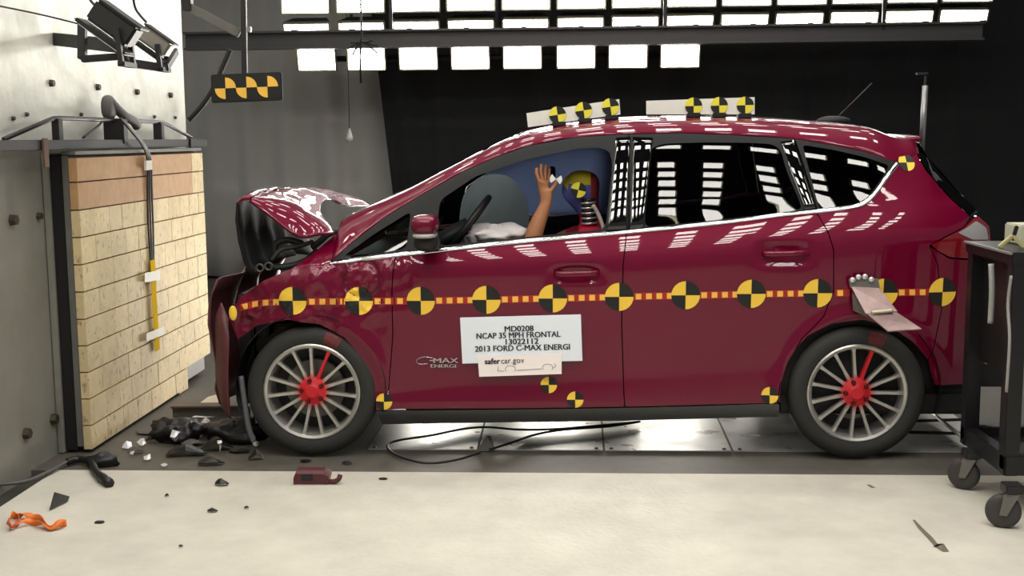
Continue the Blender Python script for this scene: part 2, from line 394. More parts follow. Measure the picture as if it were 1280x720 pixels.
# ------------------------------------------------------------------ work lamps on the wall, top left
def worklamp(px, py, s, ang, body_m, label):
    c = UX(px, py, XW + .55); t = empty('work_lamp', c, label, 'lamp', None)
    M = Matrix.Translation(c) @ Matrix.Rotation(-ang, 4, 'Y') @ Matrix.Scale(s, 4)
    bm = bmesh.new(); add_box(bm, (-.13, -.06, -.02), (.13, .06, .10), M); bobj('housing', bm, body_m, t, bevel=.01)
    bm = bmesh.new(); add_box(bm, (-.125, -.066, .1), (.15, .066, .112), M); bobj('top_plate', bm, M_dsteel, t, bevel=.003)
    for k in range(4):
        pass
    bm = bmesh.new(); add_box(bm, (-.17, -.075, -.06), (.155, .075, -.04), M); bobj('front_frame', bm, M_dsteel, t, bevel=.006)
    bm = bmesh.new(); add_box(bm, (-.14, -.065, -.066), (.135, .065, -.061), M); bobj('lens', bm, mat('lamp lens glass', (200, 200, 200), .1, .3), t)
    for sy in (-1, 1):
        bm = bmesh.new(); add_bar(bm, M @ Vector((.05, sy * .085, .04)), M @ Vector((.17, sy * .085, -.10)), .02, .02); bobj('yoke_arm', bm, M_dsteel, t)
    bm = bmesh.new(); add_bar(bm, M @ Vector((.17, -.09, -.10)), M @ Vector((.17, .09, -.10)), .03, .02); bobj('yoke_bar', bm, M_dsteel, t)
    return t, M
A1 = math.radians(-36)
worklamp(139, 38, .80, A1, M_dsteel, 'black work lamp on the barrier wall, the one further left')
worklamp(191, 57, .62, A1, mat('grey cast housing', (150, 146, 138), .4, .5), 'grey work lamp on the barrier wall, the one nearer the yellow-black board')
br = empty('lamp_bracket', UX(72, 48, XW), 'dark steel bracket carrying two work lamps on the pale wall', 'bracket')
bar('arm', UX(70, 49, XW), UX(152, 58, XW + .5), .05, .06, M_dsteel, br)
bar('frame_bar', UX(103, 28, XW + .3), UX(103, 74, XW + .3), .035, .035, M_dsteel, br)
bar('frame_bar', UX(103, 74, XW + .3), UX(158, 70, XW + .5), .04, .03, M_dsteel, br)
bar('frame_bar', UX(158, 78, XW + .5), UX(205, 85, XW + .6), .04, .035, M_dsteel, br)
bar('frame_bar', UX(205, 85, XW + .6), UX(218, 64, XW + .6), .04, .035, M_dsteel, br)
bar('frame_bar', UX(150, 58, XW + .5), UX(160, 78, XW + .5), .04, .05, M_dsteel, br)
def wire(name, P, r, label, m=None):
    o = tube(name, P, r, m or M_cable, None, n=8); return tag(o, label, 'cable')
wire('power_cable', [UX(110, -6, XW + .4), UX(115, 3, XW + .45), UX(125, 12, XW + .5)], .006, 'thin black cable rising from the left work lamp')
wire('power_cable', [UX(166, -6, XW + .5), UX(170, 12, XW + .5), UX(183, 28, XW + .55)], .006, 'thin black cable rising from the grey work lamp')
wire('power_cable', [UX(-8, 6, XW + .03), UX(50, 18, XW + .1), UX(103, 31, XW + .3)], .004, 'thin wire running along the wall to the left work lamp')

# ------------------------------------------------------------------ overhead beam, lamps
YBm = 5.2
bA = UY(232, 52, YBm); bB = UY(1228, 39, YBm)
bm_ = empty('overhead_beam', (bA + bB) / 2, 'long dark steel beam running below the upper floodlights', 'beam')
bar('web', bA, bB, .02, .12, mat('beam grey steel', (78, 76, 78), .5, .2), bm_)
for s in (-1, 1): bar('flange', bA + Vector((0, 0, s * .07)), bB + Vector((0, 0, s * .07)), .14, .02, mat('steel flange', (84, 82, 84), .4, .4), bm_)
for px in (489, 831, 1104):
    p = UY(px, 45, YBm); bar('hanger', (p.x, YBm, p.z + .05), (p.x, YBm, 6.4), .03, .03, M_dsteel, bm_)
# lamp: housing with a reflector frame and an emitting lens; built once around its own origin, facing -Y
M_emit = mat('floodlight glow', (255, 252, 246), .5, emis=LAMP_FAR)
M_emitn = mat('floodlight glow strong', (255, 252, 246), .5, emis=LAMP_NEAR)
M_house = mat('lamp housing', (70, 68, 66), .5, .3)
M_refl = mat('lamp reflector', (190, 188, 160), .3, .5)
def lamp_meshes(wd, ht, em):
    hw, hh = wd / 2, ht / 2
    bm = bmesh.new(); add_box(bm, (-hw, .02, -hh), (hw, .20, hh)); 
    for v in bm.verts:
        if v.co.y > .1: v.co.x *= .72; v.co.z *= .62
    bmesh.ops.recalc_face_normals(bm, faces=bm.faces); me1 = bpy.data.meshes.new('housing'); bm.to_mesh(me1); bm.free(); me1.materials.append(M_house)
    bm = bmesh.new()
    t = .012 if wd < .6 else .02
    for lo, hi in (((-hw, -.02, hh - t), (hw, .03, hh)), ((-hw, -.02, -hh), (hw, .03, -hh + t)), ((-hw, -.02, -hh), (-hw + t, .03, hh)), ((hw - t, -.02, -hh), (hw, .03, hh))): add_box(bm, lo, hi)
    bmesh.ops.recalc_face_normals(bm, faces=bm.faces); me2 = bpy.data.meshes.new('frame'); bm.to_mesh(me2); bm.free(); me2.materials.append(M_refl)
    me3 = bpy.data.meshes.new('lens'); a, b_ = hw - t - .004, hh - t - .004
    me3.from_pydata([(-a, .012, -b_), (a, .012, -b_), (a, .012, b_), (-a, .012, b_)], [], [(0, 1, 2, 3)]); me3.materials.append(em); me3.update()
    return (('housing', me1), ('frame', me2), ('lens', me3))
def place_lamp(ms, loc, tilt, yawz, label, group):
    t = empty('floodlight', loc, label, 'lamp', group); t.rotation_euler = (tilt, 0, yawz)
    for n_, me in ms:
        o = bpy.data.objects.new(n_, me); C.objects.link(o); o.parent = t
    return t
ORD = ['first', 'second', 'third', 'fourth', 'fifth', 'sixth', 'seventh', 'eighth', 'ninth', 'tenth', 'eleventh', 'twelfth', 'thirteenth']
lm3 = lamp_meshes(.39, .235, M_emit); lm2 = lamp_meshes(.44, .13, M_emit); lm1 = lamp_meshes(.455, .30, M_emit)
for i, px in enumerate((396, 458, 523, 588, 653, 720, 785, 850)):
    place_lamp(lm3, UY(px, 74 - .6 * i, 6.3), math.radians(14), 0, ORD[i] + ' floodlight from the left in the lowest short row below the beam', 'floodlights below the beam')
rl = empty('lamp_rail', UY(620, 60, 6.42), 'horizontal pipe behind the lowest short row of floodlights', 'rail')
ra, rb = UY(384, 74, 6.525), UY(862, 69, 6.525); tube('pipe', [ra, rb], .03, M_dsteel, rl)
for t_ in (.12, .5, .88): p = ra.lerp(rb, t_); bar('drop_rod', p, (p.x, p.y, 6.4), .03, .03, M_dsteel, rl)
for i in range(13):
    px = 383.5 + 68.4 * i; py = 36.5 - 1.45 * i
    lp = UY(px, py, 5.7); t = place_lamp(lm2, lp, math.radians(25), 0, ORD[i] + ' floodlight from the left in the row resting just above the beam', 'floodlights resting on the beam')
    Mi = (Matrix.Translation(lp) @ Matrix.Rotation(math.radians(25), 4, 'X')).inverted(); bz = bA.z + (bB.z - bA.z) * (lp.x - bA.x) / (bB.x - bA.x) + .085
    bm = bmesh.new(); add_bar(bm, Mi @ Vector((lp.x, YBm - .03, bz)), Mi @ Vector((lp.x, 5.80, bz)), .05, .012); add_bar(bm, Mi @ Vector((lp.x, 5.79, bz)), Mi @ Vector((lp.x, 5.79, lp.z)), .05, .012, Vector((0, 1, 0)))
    o = bobj('mount_arm', bm, M_dsteel); o.parent = t
    px = 381.5 + 69 * i; py = -2.5 - 1.3 * i
    t = place_lamp(lm1, UY(px, py, 5.6), 0, 0, ORD[i] + ' large floodlight from the left in the top row cut by the frame', 'floodlights of the top row')
    o = box('drop_rod', (-.012, .09, .08), (.012, .114, 6.4 - UY(px, py, 5.6).z), M_dsteel, None, .002); o.parent = t
# the bank on the camera side of the car, seen mirrored in its windows and doors
lmn = lamp_meshes(.19, .28, M_emitn); lmt = lamp_meshes(.26, .28, M_emitn)
NR = [2.9, 1.75, .55, -.98, -2.02, -2.50, -2.96, -3.42, -3.84, -4.30]
bank = empty('lighting_truss', (1.1, -2.4, 4.5), 'overhead lighting truss carrying the floodlights mirrored in the car windows', 'truss')
for r, y in enumerate(NR):
    bar('pipe', (-2.1, y, 4.64), (4.4, y, 4.64), .04, .04, M_dsteel, bank)
for x in (-1.9, 1.1, 4.2):
    bar('cross_pipe', (x, -4.5, 4.685), (x, 3.1, 4.685), .04, .04, M_dsteel, bank)
    for y in (-4.2, -.7, 2.8): bar('drop_rod', (x, y, 4.70), (x, y, 6.4), .03, .03, M_dsteel, bank)
for r, y in enumerate(NR):
    for c_ in range(15):
        place_lamp(lmt if r < 4 else lmn, (-1.86 + .42 * c_ + .018 * max(0, r - 4), y, 4.40), math.radians(90 + (0 if r < 4 else 8)), 0, 'floodlight of the overhead bank above the frame, seen only mirrored in the car', 'overhead floodlights mirrored in the car')
# low lamps standing behind the car; their glints show on the steel plates
M_emitl = mat('low floodlight glow', (255, 250, 240), .5, emis=LAMP_LOW)
lml = lamp_meshes(.5, .30, M_emitl)
for i, x in enumerate((.1, 1.1, 2.1, 3.1)):
    t = place_lamp(lml, (x, 4.6, .24), math.radians(-4), 0, 'low floodlight standing on the floor behind the car', 'low floodlights behind the car')
    for s in (-1, 1):
        o = box('foot', (s * .2 - .015, -.06, -.25), (s * .2 + .015, .16, -.145), M_dsteel, None, .003); o.parent = t
# hanging target board, post and brace
YT = 1.2
hb = empty('target_board', UY(307, 95, YT), 'black board with three yellow quarter targets hanging beside the barrier', 'sign')
P = [UY(263, 93.5, YT), UY(352, 90, YT), UY(353, 125, YT), UY(264, 129, YT)]
c4 = sum(P, Vector()) / 4; ux = (P[1] - P[0]).normalized(); uz = ((P[0] - P[3]) + (P[1] - P[2])).normalized(); hw = (P[1] - P[0]).length / 2; hh = (P[0] - P[3]).length / 2
bm = bmesh.new(); M = Matrix(((ux.x, 0, uz.x, c4.x), (ux.y, 1, uz.y, c4.y), (ux.z, 0, uz.z, c4.z), (0, 0, 0, 1)))
add_box(bm, (-hw, 0, -hh), (hw, .02, hh), M); bobj('board', bm, M_blk, hb, bevel=.006)
def quarter_pair(name, c, ux, uz, r, m, par, nrm, mb=None):
    V = []; Fc = []; mi = []
    quads = [(90, 180, 0), (270, 360, 0)] + ([(0, 90, 1), (180, 270, 1)] if mb else [])
    for a0, a1, k in quads:
        s = len(V); V.append(c)
        for j in range(9):
            t = math.radians(a0 + (a1 - a0) * j / 8); V.append(c + ux * (r * math.cos(t)) + uz * (r * math.sin(t)))
        for j in range(8): Fc.append((s, s + j + 1, s + j + 2)); mi.append(k)
    V = [v + nrm for v in V]
    o = mesh(name, V, Fc, [m, mb] if mb else m, par, midx=mi); return solid(o, .0015, 0)
for k in (-1, 0, 1):
    c_ = c4 + ux * (k * .120 + .001) + Vector((0, -.002, 0))
    V = []; Fc = []
    r = .060
    for sx, sz, a0 in ((1, 1, 0), (-1, -1, 180)):
        s = len(V); V.append(c_ + (ux * .001 * sx))
        for j in range(9):
            t = math.radians(a0 + 90 * j / 8); V.append(c_ + ux * (r * math.cos(t)) + uz * (r * math.sin(t)))
        for j in range(8): Fc.append((s, s + j + 1, s + j + 2))
    solid(mesh('target_mark', V, Fc, mat('target amber', (255, 200, 80), .5), hb), .002, 0)
p1 = UY(304, -30, YT + .03); p2 = UY(306, 94, YT + .03)
bar('post', p1, p2, .03, .03, M_dsteel, hb)
wk = empty('wall_bracket', UY(235, 20, YT + .05), 'dark diagonal steel brace at the edge of the barrier wall', 'bracket')
bar('brace', UY(234, 8, YT + .08), UY(300, 42, YT + .08), .03, .05, M_gsteel, wk)
bar('mount', UY(234, -14, YT + .08), UY(235, 14, YT + .08), .05, .05, M_dsteel, wk)
bar('mount', UY(302, 36, YT + .08), UY(314, 37, YT + .08), .03, .03, M_steel, wk)
wire('black_hose', [UY(288, 62, YT + .9), UY(278, 85, YT + .9), UY(266, 112, YT + .9), UY(252, 133, YT + .9), UY(236, 150, YT + .9)], .018, 'thick black hose curving behind the hanging target board')
pw = empty('plumb_bob', UY(437, 172, 5.9), 'small white plumb bob hanging before the dark curtain', 'plumb bob')
c = UY(437, 168, 5.9)
V, Fc = [], []
for j, (r_, z_) in enumerate(((.004, .06), (.014, .03), (.032, -.03), (.034, -.05), (.012, -.065), (.002, -.08))):
    for k in range(12): V.append(c + Vector((r_ * math.cos(k * math.pi / 6), r_ * math.sin(k * math.pi / 6), z_)))
for j in range(5):
    for k in range(12): l = (k + 1) % 12; Fc.append((j * 12 + k, j * 12 + l, j * 12 + 12 + l, j * 12 + 12 + k))
mesh('weight', V, Fc, mat('white plastic', (215, 215, 215), .5), pw, smooth=True)
tube('string', [c + Vector((0, 0, .06)), Vector((c.x, c.y, 6.4))], .003, M_dsteel, pw)
hs = empty('hanging_strap', UY(451, 105, 5.0), 'dark strap knotted over the beam in front of the floodlights', 'strap')
tube('strap', [UY(451, -8, 5.0), UY(451, 10, 5.0), UY(452, 40, 5.0), UY(450, 70, 5.0), UY(451, 104, 5.0)], [.006, .02, .008, .014, .003] if False else .009, M_black, hs)
for k in range(7):
    a = -2.4 + k * .75
    tube('knot_end', [UY(453, 52, 5.0), UY(453 + 10 * math.sin(a), 56 - 4 * math.cos(a), 4.98), UY(454 + 20 * math.sin(a), 60 - 12 * math.cos(a), 4.97)], .008, M_black, hs, n=4)
# ------------------------------------------------------------------ the car: surface functions
CW = 1.83; CY = CW / 2
def pchip(pts):
    pts = sorted(pts); xs = np.array([p[0] for p in pts], float); ys = np.array([p[1] for p in pts], float)
    h = np.diff(xs); d = np.diff(ys) / h; m = np.zeros_like(xs)
    m[0], m[-1] = d[0], d[-1]
    for i in range(1, len(xs) - 1):
        if d[i - 1] * d[i] > 0:
            w1, w2 = 2 * h[i] + h[i - 1], h[i] + 2 * h[i - 1]; m[i] = (w1 + w2) / (w1 / d[i - 1] + w2 / d[i])
    def f(x):
        x = np.clip(np.asarray(x, float), xs[0], xs[-1]); i = np.clip(np.searchsorted(xs, x) - 1, 0, len(h) - 1)
        t = (x - xs[i]) / h[i]
        return ((1 + 2 * t) * (1 - t) ** 2 * ys[i] + t * (1 - t) ** 2 * h[i] * m[i] + t * t * (3 - 2 * t) * ys[i + 1] + t * t * (t - 1) * h[i] * m[i + 1])
    return f
def curve_px(pts, Y, pts2=(), Y2=0): return pchip([(UY(x, y, Y).x, UY(x, y, Y).z) for x, y in pts] + [(UY(x, y, Y2).x, UY(x, y, Y2).z) for x, y in pts2])
zbelt = curve_px([(200, 350), (280, 345), (340, 338), (412, 329), (492, 319), (552, 312.5), (670, 300), (782, 290), (885, 280), (980, 268), (1060, 260), (1150, 256), (1290, 258)], .04)
zcrease = curve_px([(200, 380), (412, 352), (560, 342), (680, 339), (800, 334), (865, 330), (1045, 317), (1160, 305), (1290, 298)], .0)
zlow = curve_px([(200, 505), (490, 489), (580, 476), (710, 470), (880, 460), (975, 455), (1290, 450)], .03)
ztop = curve_px([(300, 318), (380, 300), (425, 278), (463, 256), (525, 227), (570, 203), (615, 180), (645, 167), (685, 157), (730, 150.5), (775, 146), (830, 144.5), (890, 144.5), (945, 147), (1004, 151), (1055, 156)], .915, [(1117, 165.5), (1149, 172), (1157, 186), (1180, 214), (1222, 264), (1262, 302)], .40)
h2i = pchip([(0, .05), (.27, .108), (.52, .172), (.72, .238), (.83, .288), (.90, .335), (.945, .41), (.975, .54), (.993, .72), (1, .915)])
i2h = pchip([(.05, 0), (.108, .27), (.172, .52), (.238, .72), (.288, .83), (.335, .90), (.41, .945), (.54, .975), (.72, .993), (.915, 1)])
GX = np.arange(-.75, 3.45, .006); GZ = np.arange(.08, 1.80, .006)
XX, ZZ = np.meshgrid(GX, GZ, indexing='ij')
zbv, zcv, zlv, ztv = (f(GX)[:, None] for f in (zbelt, zcrease, zlow, ztop))
def below(z):
    ks = [np.full_like(zbv, .10), np.full_like(zbv, .19), np.full_like(zbv, .235), zlv, (zlv + zcv) / 2, zcv, zbv]
    vs2 = [.10, .04, .018, .032, .016, .0, .052]
    out = np.full_like(z, vs2[0])
    for a, b, va, vb in zip(ks[:-1], ks[1:], vs2[:-1], vs2[1:]):
        t = np.clip((z - a) / np.maximum(b - a, 1e-4), 0, 1); out = np.where(z >= a, va + (vb - va) * t, out)
    t = np.clip((z - zcv) / np.maximum(zbv - zcv, 1e-4), 0, 1.3); out = np.where(z >= zcv, AMP * t ** 1.8, out)
    return out
AMP = np.clip(.40 * (zbv - zcv), .025, .075)
lo_ = below(ZZ)
acc = np.zeros_like(lo_)
for k in range(-6, 7): acc += np.roll(lo_, k, axis=1)
lo_s = acc / 13; lo_s[:, :8] = lo_[:, :8]; lo_s[:, -8:] = lo_[:, -8:]
hh_ = np.clip((ZZ - zbv) / np.maximum(ztv - zbv, .05), 0, 1)
hraw = (ZZ - zbv) / np.maximum(ztv - zbv, .05)
UPP = np.where(hraw < 0, .002 + AMP + .195 * hraw, h2i(hh_) + (AMP - .048) * (1 - hh_)) + .010 * ((XX - 1.35) / 1.4) ** 2 + .03 * np.clip((XX - 1.6) / 1.4, -1, 1) ** 2 * np.clip(hraw, 0, 1)
INS = np.where(ZZ <= zbv, lo_s, h2i(hh_) + (AMP - .048) * (1 - hh_) )
INS += .010 * ((XX - 1.35) / 1.4) ** 2
INS += np.where(ZZ > zbv, .03 * np.clip((XX - 1.6) / 1.4, -1, 1) ** 2 * hh_, 0)
# nose and tail turn in
INS += np.where(XX < -.05, .55 * np.clip(-.05 - XX, 0, 9) ** 2, 0)
XR = 3.33
ur = np.clip((XX - 2.55) / (XR - 2.55), 0, .985)
TAILIN = .5 * (1 - (1 - ur ** 2.8) ** (1 / 2.8))
INS += np.where(ZZ < zbv + .12, 1., np.clip(1 - (ZZ - zbv - .12) / .2, .25, 1)) * TAILIN
UPP += .25 * TAILIN
# rear arch lip and front arch lip flare
for cx, R0 in ((0.0, .36), (2.58, .375)):
    rr = np.sqrt((XX - cx) ** 2 + (ZZ - .315) ** 2); INS -= .014 * np.exp(-((rr - R0) / .035) ** 2) * (ZZ > .2)
# crash dents in the front wing
ix = np.where(GX < .62)[0]
for i in ix:
    x = GX[i]; wgt = min(1., max(0., (.58 - x) / .45)) ** 1.3
    for j, z in enumerate(GZ):
        if z < .5 or z > 1.06: continue
        q = Vector((x * 5.5, 0, z * 4.2)); q2 = Vector((x * 13 + 3, 1, z * 6 - 6 * x))
        hz = min(1, (z - .5) / .15) * min(1, (1.06 - z) / .1)
        INS[i, j] += wgt * hz * (.040 * (abs(noise.noise(q)) - .22) + .016 * abs(noise.noise(q2)))
for (dxp, dyp, rad_, amp_) in ((458, 352, .17, .026), (318, 396, .14, .030), (385, 380, .12, .010)):
    dp_ = UY(dxp, dyp, .02); i0_, i1_ = np.searchsorted(GX, dp_.x - .3), np.searchsorted(GX, dp_.x + .3); j0_, j1_ = np.searchsorted(GZ, dp_.z - .3), np.searchsorted(GZ, dp_.z + .3)
    for i in range(i0_, i1_):
        for j in range(j0_, j1_):
            g_ = math.exp(-(((GX[i] - dp_.x) ** 2 + (GZ[j] - dp_.z) ** 2) / rad_ ** 2) ** 1.5)
            if g_ > .02: INS[i, j] += amp_ * g_ * (abs(noise.noise(Vector((GX[i] * 9 + GZ[j] * 5, 4, GZ[j] * 11 - GX[i] * 4)))) + .5 * abs(noise.noise(Vector((GX[i] * 20 - GZ[j] * 9, 8, GZ[j] * 20)))))
cpx = UY(450, 350, .0); rr = np.sqrt((XX - cpx.x) ** 2 + (ZZ - cpx.z) ** 2)
INS += .010 * np.exp(-((rr - .083) / .012) ** 2) + .006 * np.exp(-(rr / .05) ** 2)
# door handle dishes
for hx, hy, rx, rz in ((720, 343, .115, .036), (981, 318, .12, .05)):
    hp = UY(hx, hy, .01); INS += .022 * np.exp(-(((XX - hp.x) / rx) ** 4 + ((ZZ - hp.z) / rz) ** 4))
DX = np.gradient(INS, .006, axis=0); DZ = np.gradient(INS, .006, axis=1)
def blur(A, k):
    B = np.zeros_like(A)
    for d in range(-k, k + 1): B += np.roll(A, d, axis=0)
    A = B / (2 * k + 1); B = np.zeros_like(A)
    for d in range(-k, k + 1): B += np.roll(A, d, axis=1)
    return B / (2 * k + 1)
UPX, UPZ = blur(np.gradient(UPP, .006, axis=0), 4), blur(np.gradient(UPP, .006, axis=1), 4)
def _bil(A, x, z):
    i = (np.asarray(x) - GX[0]) / .006; j = (np.asarray(z) - GZ[0]) / .006
    i = np.clip(i, 0, len(GX) - 1.001); j = np.clip(j, 0, len(GZ) - 1.001); a = i.astype(int); b = j.astype(int); fx = i - a; fz = j - b
    return (A[a, b] * (1 - fx) + A[a + 1, b] * fx) * (1 - fz) + (A[a, b + 1] * (1 - fx) + A[a + 1, b + 1] * fx) * fz
def inset(x, z): return float(_bil(INS, np.array([x]), np.array([z]))[0])
def SP(px, py):
    Y = .05
    for _ in range(8):
        p = UY(px, py, Y); Y = .5 * Y + .5 * inset(p.x, p.z)
    return UY(px, py, Y)
def SN(x, z):
    n = Vector((float(_bil(DX, np.array([x]), np.array([z]))[0]), -1, float(_bil(DZ, np.array([x]), np.array([z]))[0]))); return n.normalized()
def roofz(x, ins):
    zb, zt = float(zbelt(x)), float(ztop(x)); return zb + (zt - zb) * float(i2h(min(ins, CW - ins)))
CAR = empty('car', (1.29, CY, 0), 'dark red hatchback with crumpled hood and a row of yellow-black targets', 'car')

def resample(P, step, closed=True):
    out = []; n = len(P)
    for i in range(n if closed else n - 1):
        a, b = P[i], P[(i + 1) % n]; d = math.hypot(b[0] - a[0], b[1] - a[1]); k = max(1, int(d / step))
        for j in range(k): out.append((a[0] + (b[0] - a[0]) * j / k, a[1] + (b[1] - a[1]) * j / k))
    if not closed: out.append(P[-1])
    return out
def round_poly(P, r):
    """round polygon corners a little"""
    if r <= 0: return P
    out = []; n = len(P)
    for i in range(n):
        p, a, b = Vector(P[i]), Vector(P[i - 1]), Vector(P[(i + 1) % n])
        da, db = (a - p), (b - p); ra = min(r, da.length * .4); rb = min(r, db.length * .4)
        p1 = p + da.normalized() * ra; p2 = p + db.normalized() * rb
        for t in (0, .33, .67, 1): out.append(tuple((1 - t) ** 2 * p1 + 2 * t * (1 - t) * p + t * t * p2))
    return out
def offset_poly(P, d):
    n = len(P); A = sum(P[i][0] * P[(i + 1) % n][1] - P[(i + 1) % n][0] * P[i][1] for i in range(n)); s = 1 if A > 0 else -1; out = []
    for i in range(n):
        a, p, b = P[i - 1], P[i], P[(i + 1) % n]
        n1 = Vector((-(p[1] - a[1]), p[0] - a[0])); n2 = Vector((-(b[1] - p[1]), b[0] - p[0]))
        nn = (n1.normalized() if n1.length else n1) + (n2.normalized() if n2.length else n2)
        if nn.length < 1e-6: out.append(p); continue
        nn.normalize(); out.append((p[0] + s * d * nn.x, p[1] + s * d * nn.y))
    return out
def inside(p, P):
    c = False; n = len(P); x, y = p
    for i in range(n):
        a, b = P[i], P[i - 1]
        if (a[1] > y) != (b[1] > y) and x < (b[0] - a[0]) * (y - a[1]) / (b[1] - a[1] + 1e-12) + a[0]: c = not c
    return c
def panel(name, out_px, m, holes=(), off=0., grid=.03, gap=.0025, flange=.02, hflange=.045, mirror=True, rnd=.012, parent=None, hrnd=.02, label=None, mats_far=None, up=False):
    """sheet cut to an outline traced on the car's flank; edges turn inwards; the far side gets the same panel"""
    parent = parent or CAR
    def xz(L): return [(SP(*q).x, SP(*q).z) for q in L]
    O = resample(offset_poly(round_poly(xz(out_px), rnd), gap), grid * .7)
    Hs = [resample(round_poly(xz(h), hrnd), grid * .7) for h in holes]
    pts = list(O); edges = [(i, (i + 1) % len(O)) for i in range(len(O))]
    for h in Hs:
        s = len(pts); pts += h; edges += [(s + i, s + (i + 1) % len(h)) for i in range(len(h))]
    nb = len(pts)
    x0, x1 = min(p[0] for p in O), max(p[0] for p in O); z0, z1 = min(p[1] for p in O), max(p[1] for p in O)
    j = 0; z = z0
    bp = np.array(pts)
    while z < z1:
        x = x0 + (grid / 2 if j % 2 else 0)
        while x < x1:
            if inside((x, z), O) and not any(inside((x, z), h) for h in Hs) and ((bp - (x, z)) ** 2).sum(1).min() > (grid * .45) ** 2: pts.append((x, z))
            x += grid
        z += grid * .87; j += 1
    V2, E2, F2, *_r2 = delaunay_2d_cdt([Vector(p) for p in pts], edges, [], 1, 1e-6)
    F3 = []
    for f in F2:
        c = (sum(V2[i].x for i in f) / 3, sum(V2[i].y for i in f) / 3)
        if inside(c, O) and not any(inside(c, h) for h in Hs): F3.append(tuple(f))
    xs_ = np.array([v.x for v in V2]); zs_ = np.array([v.y for v in V2])
    ys_ = _bil(UPP if up else INS, xs_, zs_); nx = _bil(UPX if up else DX, xs_, zs_); nz = _bil(UPZ if up else DZ, xs_, zs_); nl = np.sqrt(nx * nx + nz * nz + 1)
    V = [(a, b - off, c) for a, b, c in zip(xs_, ys_, zs_)]; N = [(a / l, -1 / l, b / l) for a, b, l in zip(nx, nz, nl)]
    # orient outward (-Y)
    FF = []
    for f in F3:
        a, b, c = (V2[i] for i in f); cr = (b.x - a.x) * (c.y - a.y) - (b.y - a.y) * (c.x - a.x)
        FF.append(f if cr > 0 else f[::-1])
    # boundary edges get a flange
    cnt = {}
    for f in FF:
        for i in range(3):
            e = (f[i], f[(i + 1) % 3]); cnt[e] = 1
    bound = [e for e in cnt if (e[1], e[0]) not in cnt]
    n0 = len(V); dup = {}
    def dv(i, d):
        k = (i, d)
        if k not in dup: dup[k] = len(V); V.append((V[i][0], V[i][1] + d, V[i][2])); N.append((0, -1, 0))
        return dup[k]
    def onhole(i): return any(abs(V2[i].x - h_[0]) + abs(V2[i].y - h_[1]) < 1e-5 for h in Hs for h_ in h) if Hs else False
    hset = {}
    for a, b in bound:
        if flange <= 0: break
        for i in (a, b):
            if i not in hset: hset[i] = onhole(i)
        d = hflange if (hset[a] and hset[b]) else flange
        e = Vector((V[b][0] - V[a][0], 0, V[b][2] - V[a][2])).normalized(); nr = Vector((e.z, 0, -e.x))
        s = len(V)
        V.extend([V[a], V[b], (V[b][0], V[b][1] + d, V[b][2]), (V[a][0], V[a][1] + d, V[a][2])]); N.extend([tuple(nr)] * 4)
        FF.append((s, s + 3, s + 2, s + 1))
    o = mesh(name, V, FF, m, parent, smooth=True, normals=N)
    if label: o['label'] = label
    if mirror:
        Vm = [(x, CW - y, z) for x, y, z in V]; Nm = [(x, -y, z) for x, y, z in N]
        mesh(name, Vm, [f[::-1] for f in FF], mats_far or m, parent, smooth=True, normals=Nm)
    return o
# ------------------------------------------------------------------ body panels
ARCH_F = [(469, 500), (462, 472), (450, 445), (430, 422), (400, 406), (360, 400), (322, 407), (297, 425)]
ARCH_R = [(1160, 450), (1140, 427), (1115, 411), (1080, 400), (1040, 405), (1010, 420), (987, 445), (977, 471), (974, 504)]
SEAM_F = [(494, 321), (490, 360), (491, 420), (487, 470), (484, 512)]
SEAM_B = [(783, 291), (779, 330), (777, 400), (780, 495), (781, 509)]
SEAM_R = [(1021, 265), (1035, 290), (1042, 312), (1042, 365), (1030, 395), (1002, 424), (984, 452), (975, 480), (972, 505)]
CHROME = [(412.5, 329), (452, 324), (492.5, 319), (535, 314.5), (552, 312.5), (610, 306), (670, 300), (727, 295), (784, 289.8), (835, 285), (885, 280), (935, 274), (980, 268), (1020, 264.2)]
fend = panel('front_wing', [(285, 398), (300, 371), (330, 350), (365, 335), (392, 316), (420, 291.5), (430, 297), (421, 313), (411, 330), (452, 326), (494, 321)] + SEAM_F[1:] + [(470, 513)] + ARCH_F, M_paint, grid=.016, mirror=True, rnd=.006)
fdoor = panel('front_door', [(494, 321.5), (535, 317), (610, 308.5), (670, 302.5), (727, 297), (783, 292)] + SEAM_B[1:] + [(640, 511), (484, 512.5)] + SEAM_F[1:-1][::-1], M_paint, grid=.024)
rdoor = panel('rear_door', [(783, 292), (835, 287.5), (885, 282.5), (935, 276.5), (980, 270.5), (1021, 266.5)] + SEAM_R[1:] + [(880, 506.5), (781, 509)] + SEAM_B[1:-1][::-1], M_paint, grid=.024)
quarter = panel('rear_quarter_panel', [(1021, 266.5), (1060, 261.5), (1077, 258.5), (1087, 252), (1096, 242), (1108, 224), (1123, 205), (1128, 199), (1146, 192), (1157, 212), (1190, 250), (1213, 271), (1205, 284), (1180, 297), (1162, 307), (1172, 330), (1177, 388), (1168, 432)] + ARCH_R[:-1] + [(974, 504)] + SEAM_R[1:-1][::-1], M_paint, grid=.024, rnd=.006)
rbump = panel('rear_bumper', [(1162, 308), (1187, 323), (1234, 326), (1237, 340), (1236, 400), (1231, 478), (1200, 481), (1168, 482), (1160, 450), (1168, 432), (1177, 388), (1172, 330)], M_paint, grid=.024)
sill = panel('sill', [(470, 513.5), (640, 511.5), (781, 509.5), (880, 507), (975, 504.5), (973, 522), (780, 526.5), (560, 529.5), (477, 531)], M_sill, grid=.03)
tail = panel('tail_lamp', [(1163, 306), (1182, 296.5), (1206, 283.5), (1221, 268), (1237, 282), (1239, 305), (1236, 325), (1187, 322), (1172, 314)], M_tail, grid=.02, label='red and clear tail lamp')
